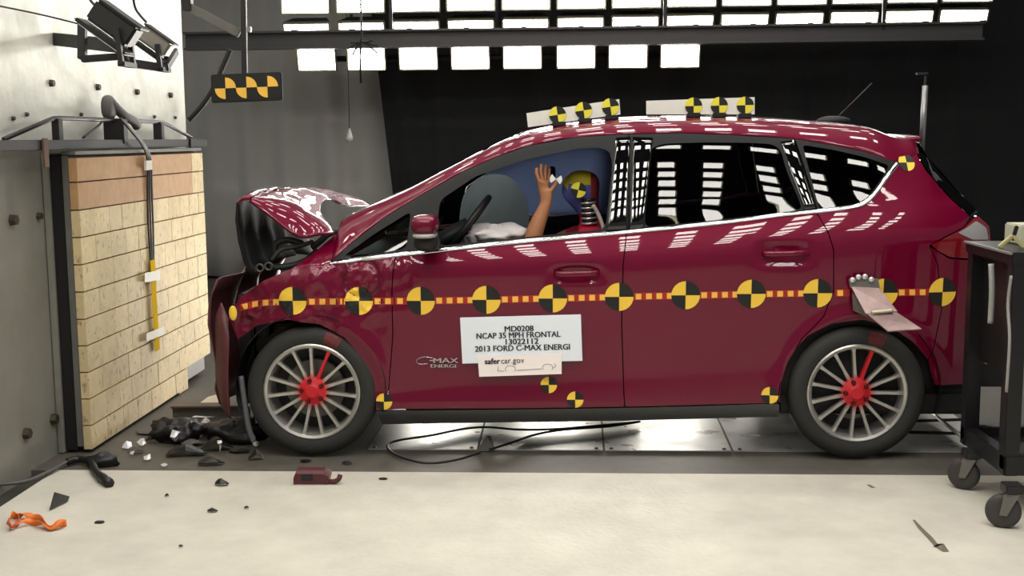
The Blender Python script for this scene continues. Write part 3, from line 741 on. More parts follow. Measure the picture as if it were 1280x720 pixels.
lens = panel('lamp_window', [(1196, 291), (1208, 284), (1220, 275), (1233, 284), (1236, 300), (1215, 300)], M_lamp_lens, grid=.02, off=.004, parent=tail, mirror=False)
panel('rear_screen_trim', [(1146.5, 191), (1151, 190), (1168, 206), (1201, 243), (1223, 266), (1214, 270.5), (1191, 249.5), (1158, 211.5)], M_gloss, grid=.02, rnd=.002, gap=.001)
# window frames
DLO = [(412.5, 328), (440, 303), (480, 272), (522, 246), (577, 215), (620, 196), (660, 182), (720, 171), (786, 167)]
DLO_R = [(786, 167), (850, 165.5), (910, 167.5), (990, 172.5)]
QG = [(428, 321), (470, 291), (514, 264), (508, 311), (470, 317)]
WIN = [(550, 250), (595, 220), (660, 198.7), (720, 186), (748, 184), (762, 189), (765.5, 205), (757, 287), (700, 293), (640, 299), (580, 305), (549, 308.5), (546, 280)]
BEL = [(x, y - 2.5) for x, y in CHROME]
fframe = panel('front_window_frame', DLO + [(786, 287)] + BEL[1:8][::-1] + [(418, 326)], M_trim, holes=[QG, WIN], grid=.022, rnd=.004, hrnd=.03)
qglass = panel('quarter_glass', QG, M_glass, off=-.012, flange=0, grid=.03, gap=-.004, up=True)
RWIN = [(812, 186), (830, 179.5), (880, 178), (935, 178.5), (965, 180), (976, 187), (984, 215), (1004, 262), (960, 268), (880, 277), (806, 284.5), (808, 240)]
rframe = panel('rear_window_frame', [(786, 167.5), (850, 166), (910, 168), (992, 173), (1006, 215), (1021, 262), (980, 266), (885, 278), (786, 287.5)], M_trim, holes=[RWIN], grid=.022, rnd=.004, hrnd=.03)
panel('rear_door_glass', RWIN, M_glass, off=-.010, flange=0, grid=.03, gap=-.004, up=True)
RQ = [(1003, 181), (1040, 187), (1080, 196), (1112, 207), (1098, 230), (1084, 248), (1068, 255.5), (1024, 261.5), (1012, 215)]
qframe = panel('quarter_window_frame', [(993, 173), (1040, 181), (1080, 189), (1124, 203), (1108, 225), (1094, 243), (1080, 256), (1060, 259.5), (1021.5, 262), (1007, 215)], M_trim, holes=[RQ], grid=.02, rnd=.004)
panel('rear_quarter_glass', RQ, M_glass, off=-.008, flange=0, grid=.03, gap=-.004, up=True)
# gloss pillar covers: gently barrel-shaped strips
def pillar_cover(L, Rr, bulge, name='pillar_cover'):
    n = 14; wv = 8
    for far in (0, 1):
        V = []; Fc = []
        for j in range(n + 1):
            t = j / n
            def at(Q):
                k = t * (len(Q) - 1); i = min(int(k), len(Q) - 2); f = k - i
                return (Q[i][0] + (Q[i + 1][0] - Q[i][0]) * f, Q[i][1] + (Q[i + 1][1] - Q[i][1]) * f)
            a, b = SP(*at(L)), SP(*at(Rr))
            for i in range(wv + 1):
                s = i / wv; x = a.x + (b.x - a.x) * s; z = a.z + (b.z - a.z) * s
                y = inset(x, z) - .005 - bulge * (1 - (2 * s - 1) ** 2); V.append((x, CW - y if far else y, z))
        for j in range(n):
            for i in range(wv): q = j * (wv + 1) + i; f = (q, q + 1, q + wv + 2, q + wv + 1); Fc.append(f if far else f[::-1])
        o = mesh(name, V, Fc, M_gloss, CAR, smooth=True); solid(o, .004)
pillar_cover([(770, 172), (758, 287)], [(788, 171), (784, 286)], .0013)
pillar_cover([(791, 171), (787, 286)], [(816, 172), (805, 284)], .0015)
pillar_cover([(976, 177), (988, 215), (1006, 262)], [(992, 175), (1005, 215), (1020, 260)], .0012)
# chrome strip along the belt and up the rear quarter window
def flank_strip(name, L, wd, m, proud=.006, far=True):
    P3 = [SP(*q) for q in L]; P3 = smooth_path(P3, 6); prof = [(-1, 0), (-.7, .8), (0, 1), (.7, .8), (1, 0)]
    for fr_ in ((0, 1) if far else (0,)):
        V = []; Fc = []
        for i, p in enumerate(P3):
            d = P3[min(i + 1, len(P3) - 1)] - P3[max(i - 1, 0)]; nn = Vector((-d.z, 0, d.x)).normalized()
            tp = min(1, .35 + i * .12)
            for s, h in prof:
                x = p.x + nn.x * wd * s * tp; z = p.z + nn.z * wd * s * tp; y = inset(x, z) - h * proud - .001; V.append((x, CW - y if fr_ else y, z))
        k = len(prof)
        for i in range(len(P3) - 1):
            for j in range(k - 1): f = (i * k + j, i * k + j + 1, (i + 1) * k + j + 1, (i + 1) * k + j); Fc.append(f[::-1] if fr_ else f)
        mesh(name, V, Fc, m, CAR, smooth=True)
flank_strip('chrome_strip', CHROME + [(1045, 261.5), (1066, 258.5), (1077, 255.5), (1087, 249), (1097, 238), (1109, 221), (1122, 204.5)], .0085, M_chrome)

# roof rail / screen pillar, roof skin, screens: one continuous top
RAIL_IN = .405
DTOP = pchip([(SP(x, y).x, SP(x, y).z) for x, y in DLO + [(850, 165.7), (910, 167.6), (992, 173), (1040, 181), (1080, 189), (1124, 203), (1140, 196.5), (1150, 191)]])
xA = SP(414, 327).x; xE = SP(1149, 191).x
def rail_geo():
    V = []; n = 120; m_ = 12; Fc = []
    for i in range(n + 1):
        x = xA + (xE - xA) * i / n; zd = float(DTOP(x)); zb, zt = float(zbelt(x)), float(ztop(x)); h0 = (zd - zb) / max(zt - zb, .05)
        ins0 = inset(x, zd)
        for j in range(m_ + 1):
            s = j / m_; ins = ins0 + (max(RAIL_IN, ins0 + .05) - ins0) * s
            # z follows the section, blended so it starts exactly on the frame edge
            zs = zb + (zt - zb) * float(i2h(ins - (ins0 - float(h2i(max(0, min(1, h0))))) * (1 - s)))
            V.append((x, ins, zs))
    for i in range(n):
        for j in range(m_): q = i * (m_ + 1) + j; Fc.append((q, q + m_ + 1, q + m_ + 2, q + 1))
    return V, Fc
V, Fc = rail_geo()
solid(mesh('roof_rail', V, Fc, M_paint, CAR, smooth=True), .012)
solid(mesh('roof_rail', [(x, CW - y, z) for x, y, z in V], [f[::-1] for f in Fc], M_paint, CAR, smooth=True), .012)
def top_sheet(name, x0, x1, m, nx, ny=28, i0=RAIL_IN, off=0., bow=0., th=.006):
    V = []; Fc = []
    for i in range(nx + 1):
        for j in range(ny + 1):
            ins = i0 + (CW - 2 * i0) * j / ny; t = 1 - (2 * j / ny - 1) ** 2
            x = x0 + (x1 - x0) * i / nx
            V.append((x, ins, roofz(x, ins) + off))
    for i in range(nx):
        for j in range(ny): q = i * (ny + 1) + j; Fc.append((q, q + ny + 1, q + ny + 2, q + 1))
    return solid(mesh(name, V, Fc, m, CAR, smooth=True), th)
xH = UY(652, 163, .915).x; xS = UY(1149, 172, .40).x; xC = UY(455, 262, .915).x
top_sheet('roof', xH, xS, M_paint, 60)
top_sheet('windscreen', xC, xH - .006, M_clear, 30, off=-.003)
top_sheet('rear_screen', xS + .008, UY(1224, 266, .40).x, M_glass, 20, off=-.003)
# tailgate and rear face (turns away from the camera)
V = []; Fc = []; ny, nz_ = 24, 20
for j in range(nz_ + 1):
    z = .25 + (1.15 - .25) * j / nz_
    for i in range(ny + 1):
        y = .33 + (CW - .66) * i / ny; e = abs(2 * i / ny - 1)
        x = XR - .09 - .05 * e ** 3 + (.05 if z < .62 else 0) - (.12 * max(0, z - 1.0) / .15 if z > 1.0 else 0); V.append((x, y, z))
for j in range(nz_):
    for i in range(ny): q = j * (ny + 1) + i; Fc.append((q, q + 1, q + ny + 2, q + ny + 1))
solid(mesh('tailgate', V, Fc, M_paint, CAR, smooth=True), .02)
# roof end spoiler
V = []; Fc = []
for i in range(7):
    for j in range(25):
        ins = .42 + (CW - .84) * j / 24; x = xS - .05 + .07 * i / 6; V.append((x, ins, roofz(xS - .02, ins) + .012 - .05 * max(0, x - xS)))
for i in range(6):
    for j in range(24): q = i * 25 + j; Fc.append((q, q + 25, q + 26, q + 1))
solid(mesh('spoiler', V, Fc, M_paint, CAR, smooth=True), .02)
# underbody, wheel housings, bulkheads
box('underbody', (.42, .10, .20), (3.12, CW - .10, .32), M_black, CAR, .02)
box('rear_floor', (2.1, .12, .30), (3.15, CW - .12, .62), M_dark, CAR, .02)
box('cabin_floor', (.42, .12, .30), (2.1, CW - .12, .36), M_dark, CAR, .01)
box('bulkhead', (.40, .14, .30), (.46, CW - .14, .93), M_dark, CAR, .01)
box('rear_skirt', (2.95, .22, .20), (3.2, CW - .22, .40), M_black, CAR, .02)
for cx in (.0, 2.58):
    for far in (0, 1):
        prof = [(.36, .012), (.37, .06), (.375, .36), (.05, .36)] if cx < 1 else [(.372, .03), (.378, .06), (.38, .36), (.05, .36)]
        V, Fc = lathe_geo(prof, cx, .335, 40)
        if far: V = [(x, CW - y, z) for x, y, z in V]
        keep = [f for f in Fc if min(V[i][2] for i in f) > .2]
        mesh('wheel_housing', V, keep, M_black, CAR, smooth=True)
# inner door cards and trim
for far in (0, 1):
    V = []; Fc = []; n, k = 50, 12
    for i in range(n + 1):
        x = .40 + (2.95 - .40) * i / n; zb = float(zbelt(x)) - .012
        for j in range(k + 1):
            z = .30 + (zb - .30) * j / k; y = inset(x, z) + .055 - (.03 if j == k else 0); V.append((x, CW - y if far else y, z))
    for i in range(n):
        for j in range(k): q = i * (k + 1) + j; Fc.append((q, q + 1, q + k + 2, q + k + 1))
    solid(mesh('door_card', V, Fc, M_dark, CAR, smooth=True), .01, 0)
V = []; Fc = []
for i in range(25):
    for j in range(13):
        x = xH + .05 + (xS - xH - .12) * i / 24; ins = .40 + (CW - .8) * j / 12; V.append((x, ins, roofz(x, ins) - .05))
for i in range(24):
    for j in range(12): q = i * 13 + j; Fc.append((q, q + 1, q + 14, q + 13))
mesh('headliner', V, Fc, mat('grey headliner', (120, 118, 114), .9), CAR, smooth=True)

# ------------------------------------------------------------------ hood (buckled), engine bay, front bumper
HC = [
 [(416, 289.5, .13), (396, 292, .12), (381, 296, .11), (366, 292, .12), (340, 271.5, .14), (312, 250, .17)],
 [(416.5, 288, .20), (398, 277, .22), (378, 266, .22), (358, 257, .22), (338, 250, .22), (317, 245.5, .22)],
 [(401, 264, .48), (389, 255, .48), (375, 248, .48), (360, 243.5, .48), (345, 241, .48), (328, 241.5, .48)],
 [(409, 248, .85), (401, 241.5, .85), (389, 237.5, .85), (376, 235, .85), (362, 235, .85), (346, 238, .85)],
 [(436, 256, 1.3), (426, 247, 1.3), (412, 240, 1.3), (398, 236, 1.3), (384, 235.5, 1.3), (370, 239, 1.3)],
 [(464, 256, 1.66), (452, 250, 1.66), (438, 244, 1.66), (422, 240, 1.66), (407, 239, 1.66), (394, 243, 1.66)]]
V, Fc, Wd, Ht = cgrid([[UY(*q) for q in r] for r in HC], 7, 7)
V = [v + Vector((0, 0, .016 * (abs(noise.noise(Vector((v.x * 7 + v.y * 4, v.y * 3, 2)))) - .2) + .003 * noise.noise(Vector((v.x * 9, v.y * 6, 5))))) if 8 < i // Wd else v for i, v in enumerate(V)]
M_hoodin = mat('hood underside', (9, 8, 9), .8)
hood = mesh('hood', V, [f[::-1] for f in Fc], [M_paint, M_hoodin], CAR, smooth=True)
md = solid(hood, .014).modifiers[0]; md.material_offset = 1; md.material_offset_rim = 0
front_edge = [V[r * Wd + Wd - 1] for r in range(Ht)]
V2_, F2_ = [], []
prof = [(0, 0), (-.035, -.003), (-.062, -.02), (-.075, -.10), (-.070, -.20), (-.052, -.30), (-.042, -.345), (-.02, -.37)]
for p in front_edge:
    cr = .012 * noise.noise(Vector((p.y * 4, 3, 0)))
    for k, (dx, dz) in enumerate(prof): V2_.append(Vector((p.x + dx + cr * k, p.y + .01 * k, p.z + dz)))
kk = len(prof)
for i in range(len(front_edge) - 1):
    for j in range(kk - 1): F2_.append((i * kk + j, i * kk + j + 1, (i + 1) * kk + j + 1, (i + 1) * kk + j))
o = mesh('nose_panel', V2_, F2_, [M_hoodin, M_paint], hood, smooth=True, midx=[1 if i % (kk - 1) < 2 else 0 for i in range(len(F2_))]); solid(o, .014)
o['label'] = 'folded front edge of the hood'
# engine bay
eb = box('engine_block', (-.28, .42, .42), (.30, 1.45, .80), mat('engine dark', (34, 34, 36), .5, .3), CAR, .05)
box('battery', (.02, .26, .52), (.28, .44, .86), M_black, CAR, .015)
box('slam_panel', (-.30, .2, .55), (-.24, 1.63, .78), M_black, CAR, .01)
Me = mat('engine hose', (60, 60, 60), .45)
for k, pts in enumerate((((340, 325), (352, 312), (372, 308), (392, 302)), ((338, 334), (360, 333), (382, 326), (398, 312)), ((345, 318), (345, 305), (360, 300), (380, 305)), ((390, 310), (402, 300), (410, 293), (424, 288)))):
    tube('hose', [UY(x, y, .24 + .05 * k) for x, y in pts], .016 if k else .011, Me, CAR, n=6)
for (x, y) in ((325, 335), (336, 333)): 
    c = UY(x, y, .2); tube('pulley', [c + Vector((.018 * math.cos(a * .524), 0, .018 * math.sin(a * .524))) for a in range(12)], .006, mat('bare metal', (92, 90, 88), .4, .6), CAR, closed=True)
box('wing_rail', (-.28, .16, .70), (.42, .22, .80), M_black, CAR, .01)
box('cowl', (.12, .25, .86), (.36, CW - .25, .93), M_black, CAR, .015)
box('crash_can', (-.42, .30, .46), (-.10, .44, .60), mat('crushed steel rail', (72, 66, 62), .5, .5), CAR, .01)
box('crash_can', (-.42, CW - .44, .46), (-.10, CW - .30, .60), MATS['crushed steel rail'], CAR, .01)
# crushed bumper skin: strip wrapping round the corner
BC = [[(286, 398, .16), (280, 385, .18), (276, 378, .20)], [(286, 425, .10), (277, 408, .13), (268.5, 400, .18)], [(284.5, 470, .07), (277, 460, .10), (269, 440, .18)], [(286, 505, .07), (278, 500, .10), (269.5, 475, .18)], [(287.5, 524, .09), (283, 519, .12), (275, 505, .18)]]
V, Fc, Wd, Ht = cgrid([[UY(*q) for q in r] for r in BC], 5, 5)
solid(mesh('front_bumper', V, Fc, M_bump, CAR, smooth=True), .008)
V = []; Fc = []
xe = UY(270, 440, .18).x
for i in range(25):
    y = .18 + (CW - .36) * i / 24
    for j in range(9):
        z = .22 + .62 * j / 8; V.append((xe - .02 - .02 * math.sin(i * .9) + .05 * noise.noise(Vector((y * 4, z * 4, 1))) + (.04 if j in (0, 8) else 0), y, z))
for i in range(24):
    for j in range(8): q = i * 9 + j; Fc.append((q, q + 1, q + 10, q + 9))
solid(mesh('front_fascia', V, Fc, M_bump, CAR, smooth=True), .008)
box('radiator', (-.40, .25, .26), (-.33, CW - .25, .76), M_black, CAR, .01)
# ------------------------------------------------------------------ wheels
WF = UY(389, 490.5, .02); WR = UY(1072.5, 495.5, .02)
WF.z = WR.z = .3175
RT_ = .322
def rev(name, prof, m, seg=56):
    V, Fc = lathe_geo(prof, 0, 0, seg); me = bpy.data.meshes.new(name); me.from_pydata(V, [], Fc); me.materials.append(m)
    me.polygons.foreach_set('use_smooth', [True] * len(me.polygons)); me.set_sharp_from_angle(angle=math.radians(35)); me.update(); return me
me_tyre = rev('tyre', [(.231, .018), (.238, .006), (.262, -.004), (.285, .000), (.303, .012), (.314, .03), (.315, .05), (.315, .085), (.3115, .087), (.315, .089), (.315, .135), (.3115, .137), (.315, .139), (.315, .175), (.312, .195), (.295, .215), (.25, .22), (.22, .21)], M_rubber, 64)
me_rim = rev('rim', [(.206, .03), (.214, .012), (.226, .006), (.233, .010), (.234, .02), (.222, .03), (.205, .06), (.20, .19), (.19, .2)], M_alloy)
me_disc = rev('brake_disc', [(.0, .10), (.14, .10), (.145, .105), (.145, .12), (.0, .12)], mat('brake disc', (110, 106, 100), .4, .7, var=.2))
me_back = rev('brake_shield', [(.0, .14), (.2, .14), (.2, .15)], M_black)
me_hub = rev('hub', [(.0, .012), (.028, .012), (.034, .018), (.052, .022), (.068, .03), (.072, .05), (.06, .07), (.0, .07)], M_redpaint, 32)
me_nut = rev('lug_nut', [(.0, .008), (.008, .008), (.0105, .012), (.0115, .026), (.0145, .027), (.0145, .03)], mat('lug nut', (90, 26, 30), .35, .5), 12)
def spoke_mesh(nm, m):
    V = []; Fc = []; st_ = [(.055, .011, .028), (.12, .0085, .024), (.19, .0085, .016), (.212, .012, .016)]
    for r_, hw_, y_ in st_:
        for (sx, dy) in ((-1, .012), (-.75, .0), (.75, .0), (1, .012), (.8, .03), (-.8, .03)): V.append((r_, y_ + dy, sx * hw_))
    for i in range(len(st_) - 1):
        for k in range(6): l = (k + 1) % 6; Fc.append((i * 6 + k, i * 6 + l, i * 6 + 6 + l, i * 6 + 6 + k))
    Fc += [tuple(range(6))[::-1], tuple(18 + k for k in range(6))]
    me = bpy.data.meshes.new(nm); me.from_pydata(V, [], Fc); me.materials.append(m); me.update(); return me
def spoke_mat():
    m = mat('alloy spoke with overspray', (188, 186, 180), .34, .75); nt = m.node_tree; b = nt.nodes['Principled BSDF']
    tc = nt.nodes.new('ShaderNodeTexCoord'); ln = nt.nodes.new('ShaderNodeVectorMath'); ln.operation = 'LENGTH'; nt.links.new(tc.outputs['Object'], ln.inputs[0])
    r = nt.nodes.new('ShaderNodeMapRange'); r.inputs[1].default_value = .062; r.inputs[2].default_value = .10; r.inputs[3].default_value = 1; r.inputs[4].default_value = 0
    nt.links.new(ln.outputs['Value'], r.inputs[0]); mx = nt.nodes.new('ShaderNodeMix'); mx.data_type = 'RGBA'
    mx.inputs[6].default_value = (*lin((188, 186, 180)), 1); mx.inputs[7].default_value = (*lin((205, 28, 40)), 1); nt.links.new(r.outputs[0], mx.inputs[0]); nt.links.new(mx.outputs[2], b.inputs['Base Color'])
    return m
me_spoke = spoke_mesh('spoke', spoke_mat()); me_spoker = spoke_mesh('spoke_red', M_redpaint)
V = []; Fc = []
for j in range(7):
    for i in range(7):
        a = math.radians(-8 + 16 * i / 6); r_ = .236 + .064 * j / 6
        y_ = float(np.interp(r_, [.231, .238, .262, .285, .303], [.018, .006, -.004, .0, .012])) - .0015; V.append((r_ * math.cos(a), y_, r_ * math.sin(a)))
for j in range(6):
    for i in range(6): Fc.append((j * 7 + i, j * 7 + i + 1, j * 7 + i + 8, j * 7 + i + 7))
me_mark = bpy.data.meshes.new('paint_mark'); me_mark.from_pydata(V, [], Fc); me_mark.materials.append(mat('sprayed red on rubber', (104, 38, 42), .7, var=.45, scale=55)); me_mark.update()
def wheel(x, z, far, a0):
    w_ = bpy.data.objects.new('wheel', me_rim); w_.location = (x, CW - .02 if far else .02, z); w_.rotation_euler = (0, 0, math.pi if far else 0); link(w_, CAR)
    def ch(nm, me, ang=0., loc=(0, 0, 0)):
        o = bpy.data.objects.new(nm, me); C.objects.link(o); o.parent = w_; o.rotation_euler = (0, -ang, 0); o.location = loc; return o
    ch('tyre', me_tyre); ch('hub', me_hub); ch('brake_disc', me_disc); ch('brake_shield', me_back)
    for k in range(15):
        ch('spoke', me_spoker if k == 0 and not far else me_spoke, math.radians(a0 + 24 * k))
    for k in range(5):
        a = math.radians(a0 + 37 + 72 * k); ch('lug_nut', me_nut, 0, (.052 * math.cos(a), .002, .052 * math.sin(a)))
    if not far: ch('paint_mark', me_mark, math.radians(a0 + 1))
for far in (0, 1):
    wheel(WF.x, WF.z, far, 66); wheel(WR.x, WR.z, far, 72)

# ------------------------------------------------------------------ small parts on the flank
# mirror
mc = UY(532, 290, -.06)
for far in (0, 1):
    my = lambda y: CW - y if far else y
    mo = blob('wing_mirror', (mc.x, my(-.07), mc.z + .035), (.062, .10, .048), M_paint, CAR, p=2.8, nu=24, nv=14)
    blob('mirror_base', (mc.x + .004, my(-.055), mc.z - .045), (.058, .085, .045), M_black, mo, p=2.6, nu=20, nv=12)
    blob('indicator', (mc.x + .0, my(-.075), mc.z - .012), (.057, .10, .014), M_lamp_lens, mo, p=3, nu=20, nv=8)
    bar('mirror_arm', (mc.x + .01, my(.0), mc.z - .06), (mc.x + .02, my(.10), mc.z - .07), .07, .05, M_black, mo)
# handles
for hx, hy in ((720, 343), (981, 318)):
    c = SP(hx, hy)
    dr = fdoor if hx < 800 else rdoor
    V = []; 
    P = [Vector((c.x - .095, inset(c.x - .105, c.z) - .004, c.z + .004)), Vector((c.x - .075, inset(c.x - .12, c.z) - .016, c.z + .004)), Vector((c.x, inset(c.x - .14, c.z) - .024, c.z + .006)), Vector((c.x + .075, inset(c.x + .12, c.z) - .018, c.z + .008)), Vector((c.x + .10, inset(c.x + .12, c.z) - .004, c.z + .008))]
    P = smooth_path(P, 5); V, Fc = [], []
    for i, p in enumerate(P):
        d = (P[min(i + 1, len(P) - 1)] - P[max(i - 1, 0)]).normalized(); s = Vector((0, 0, 1)); t = d.cross(s)
        for k in range(10): a = k * math.pi / 5; V.append(p + s * (.014 * math.cos(a)) + t * (.009 * math.sin(a)))
    for i in range(len(P) - 1):
        for k in range(10): l = (k + 1) % 10; Fc.append((i * 10 + k, i * 10 + l, i * 10 + 10 + l, i * 10 + 10 + k))
    mesh('door_handle', V, Fc, M_paint, dr, smooth=True)
# charging flap ring
P = [Vector((cpx.x + .083 * math.cos(a), inset(cpx.x + .083 * math.cos(a), cpx.z + .083 * math.sin(a)) - .001, cpx.z + .083 * math.sin(a))) for a in np.linspace(0, 2 * math.pi, 37)[:-1]]
tube('charge_flap_rim', P, .0035, mat('dark red seam', (60, 8, 22), .4), fend, closed=True, seg=6)
# targets on the flank
def flank_sticker(name, px, py, r, par, ma, mb, ang=0.):
    c = SP(px, py); V = []; Fc = []; mi = []
    for q in range(4):
        s = len(V)
        for j in range(5):
            for i in range(7):
                a = math.radians(90 * q + 90 * i / 6 + ang); rr_ = r * j / 4; x = c.x + rr_ * math.cos(a); z = c.z + rr_ * math.sin(a); V.append((x, inset(x, z) - .003, z))
        for j in range(4):
            for i in range(6): k = s + j * 7 + i; Fc.append((k, k + 1, k + 8, k + 7)); mi.append(0 if q in (1, 3) else 1)
    o = mesh(name, V, Fc, [ma, mb], par, midx=mi); return o
TG = [(366, 376, fend), (449, 376, fend), (526, 376, fdoor), (608, 374.7, fdoor), (691, 373, fdoor), (774, 371, fdoor), (857, 369, rdoor), (939, 367.3, rdoor), (1022, 366.5, rdoor), (1104, 366, quarter), (1178, 365, quarter)]
for x, y, par in TG: flank_sticker('target_sticker', x, y, .0665, par, M_yel, M_blk)
for x, y, par in ((480, 502, fend), (686, 481, fdoor), (719, 499.5, fdoor), (962, 494, rdoor), (1133, 203, quarter)): flank_sticker('target_sticker', x, y, .039, par, M_yel, M_blk)
c = SP(292, 391); blob('target_sticker', (c.x, c.y - .01, c.z), (.02, .006, .036), M_yel, fend)
TYl = pchip([(300, 384), (325, 379), (366, 377.5), (449, 377), (526, 376), (691, 373), (857, 369.5), (1022, 366.5), (1178, 365)])
TYl = pchip([(298, 385), (325, 379), (345, 377.6), (449, 376.6), (526, 376), (691, 373), (857, 369.3), (1022, 366.5), (1178, 365)])
def tape(x0, x1, hw_, m, nm, par, pr):
    n = max(2, int((x1 - x0) / 6)); V = []; Fc = []
    for i in range(n + 1):
        px = x0 + (x1 - x0) * i / n; py = float(TYl(px))
        for s in (-1, 1):
            p = SP(px, py + s * hw_); V.append((p.x, p.y - pr, p.z))
    for i in range(n): Fc.append((2 * i, 2 * i + 1, 2 * i + 3, 2 * i + 2))
    return mesh(nm, V, Fc, m, par)
segs = [(300, 349, fend), (384, 432, fend), (466, 492, fend), (494, 509, fdoor), (543, 591, fdoor), (625, 674, fdoor), (708, 757, fdoor), (792, 840, rdoor), (874, 922, rdoor), (956, 1005, rdoor), (1044, 1062, quarter), (1121, 1161, quarter)]
for x0, x1, par in segs:
    tape(x0, x1, 4.6, M_tape, 'tape_strip', par, .0018)
    x = x0 + 2.5
    while x + 7 < x1 + 2:
        tape(x, min(x + 7.2, x1), 3.6, mat('tape yellow', (252, 190, 84), .5), 'tape_patch', par, .0028); x += 13
# test sheets with lettering
def sheet(nm, Pp, m, ys_):
    P = [UY(x, y, ys_) for x, y in Pp]; ux = ((P[1] - P[0]) + (P[2] - P[3])).normalized(); uz = ((P[0] - P[3]) + (P[1] - P[2])).normalized()
    V = P + [p + Vector((0, .003, 0)) for p in P]
    o = mesh(nm, V, [(3, 2, 1, 0), (4, 5, 6, 7), (0, 1, 5, 4), (1, 2, 6, 5), (2, 3, 7, 6), (3, 0, 4, 7)], m, CAR); return o, ux, uz, ys_
sg, ux, uz, ys_ = sheet('test_sheet', [(575, 397), (726, 393), (728, 451), (578, 454.5)], M_white, SP(650, 425).y - .016)
for txt, px, py, wd_ in (('MD0208', 648.5, 414.2, 37), ('NCAP 35 MPH FRONTAL', 647.5, 422.2, 107), ('13022112', 651.5, 430.2, 42), ('2013 FORD C-MAX ENERGI', 653, 438.2, 121)):
    o = lettering('lettering', txt, UY(px, py, ys_ - .0016), ux, uz, .038, M_ink, sg, bold=.0011)
    xs_ = [v.co.dot(ux) for v in o.data.vertices]; cw_ = max(xs_) - min(xs_); tw = wd_ / F * (ys_ - CAM.y); k = tw / cw_; mid = (max(xs_) + min(xs_)) / 2
    for v in o.data.vertices: v.co += ux * ((v.co.dot(ux) - mid) * (k - 1))
sg2, ux, uz, ys2 = sheet('website_sheet', [(597, 446), (702, 441.5), (702, 467.5), (599, 471)], M_whitep, ys_ - .006)
lettering('lettering', 'safer', UY(605.5, 455.3, ys2 - .0016), ux, uz, .038, M_ink, sg2, bold=.0013, align='LEFT', xs=.98)
lettering('lettering', 'car.gov', UY(626, 454.5, ys2 - .0016), ux, uz, .038, mat('dark grey ink', (70, 70, 76), .6), sg2, align='LEFT', xs=1.0)
for pts in (((622, 463.5), (630, 464)), ((645.5, 463), (677, 461)), ((691, 460), (695, 458), (693, 454)), ((622, 463.5), (623, 458))):
    tube('car_outline', [UY(x, y, ys2 - .0008) for x, y in pts], .0012, M_inkg, sg2, seg=4)
for x, y in ((638, 462.5), (684.5, 460.5)):
    tube('car_outline', [UY(x + 6.4 * math.cos(a), y - 4.6 * math.sin(a) - 1, ys2 - .0008) for a in np.linspace(-.6, math.pi + .6, 18)], .0011, M_inkg, sg2, seg=4)
# badge
M_badge = mat('badge chrome', (190, 176, 184), .2, .9)
c = SP(545, 452); dn = .006
lettering('badge_lettering', 'MAX', UY(556.5, 453.5, c.y - dn), Vector((1, 0, 0)), Vector((0, 0, 1)), .034, M_badge, fdoor, bold=.0014, depth=.002, xs=1.65)
P = [UY(541, 447.5, c.y - dn), UY(530, 446.2, c.y - dn), UY(521, 450, c.y - dn), UY(524, 455, c.y - dn), UY(535, 454.5, c.y - dn)]
tube('badge_lettering', P, .0024, M_badge, fdoor, n=6, seg=6)
bar('badge_lettering', UY(537, 450.5, c.y - dn), UY(541.5, 450.5, c.y - dn), .003, .005, M_badge, fdoor, .0005)
lettering('badge_lettering', 'ENERGI', UY(554, 459.3, c.y - dn), Vector((1, 0, 0)), Vector((0, 0, 1)), .023, M_badge, fdoor, bold=.0010, depth=.002, xs=1.6)
# steel bracket over the rear arch
bk = empty('x', (0, 0, 0), None, None); bpy.data.objects.remove(bk)
def plate(nm, P, th, m, par):
    V = [Vector(p) for p in P]; n = (V[1] - V[0]).cross(V[3] - V[0]).normalized(); V = V + [v + n * th for v in V]
    bm = bmesh.new(); vv = [bm.verts.new(v) for v in V]
    for f in ((0, 1, 2, 3), (7, 6, 5, 4), (0, 4, 5, 1), (1, 5, 6, 2), (2, 6, 7, 3), (3, 7, 4, 0)): bm.faces.new([vv[i] for i in f])
    return bobj(nm, bm, m, par, bevel=.001)
q = lambda x, y, Y: UY(x, y, Y)
bp_ = plate('bracket', [q(1061, 349, -.015), q(1098, 348, -.015), q(1100, 362, -.02), q(1063, 360, -.02)], .006, M_gsteel, CAR)
plate('bracket_arm', [q(1064, 358, -.022), q(1099, 360, -.022), q(1122, 389, -.10), q(1082, 392, -.10)], .006, M_brack, bp_)
plate('bracket_arm', [q(1083, 391.5, -.10), q(1121, 390, -.10), q(1152.5, 411, -.22), q(1110, 414, -.22)], .006, M_brack, bp_)
plate('bracket_gusset', [q(1065, 366, -.022), q(1070, 372, -.04), q(1086, 398, -.06), q(1066, 388, .0)], .004, M_gsteel, bp_)
o = tube('weld_bead', [q(1090, 390.5, -.108), q(1102, 389.5, -.11), q(1116, 388, -.108)], .009, mat('pale weld', (205, 196, 170), .5, .4), bp_, n=4)
for x, y in ((1066, 350), (1073.5, 346.5), (1081.5, 346), (1089.5, 349.5)):
    c = q(x, y, -.022); V, Fc = lathe_geo([(.0, -.004), (.011, -.004), (.0125, -.001), (.0125, .008)], c.x, c.z, 12, c.y); mesh('bracket_bolt', V, Fc, mat('zinc bolt', (225, 225, 225), .3, .5), bp_, smooth=True)
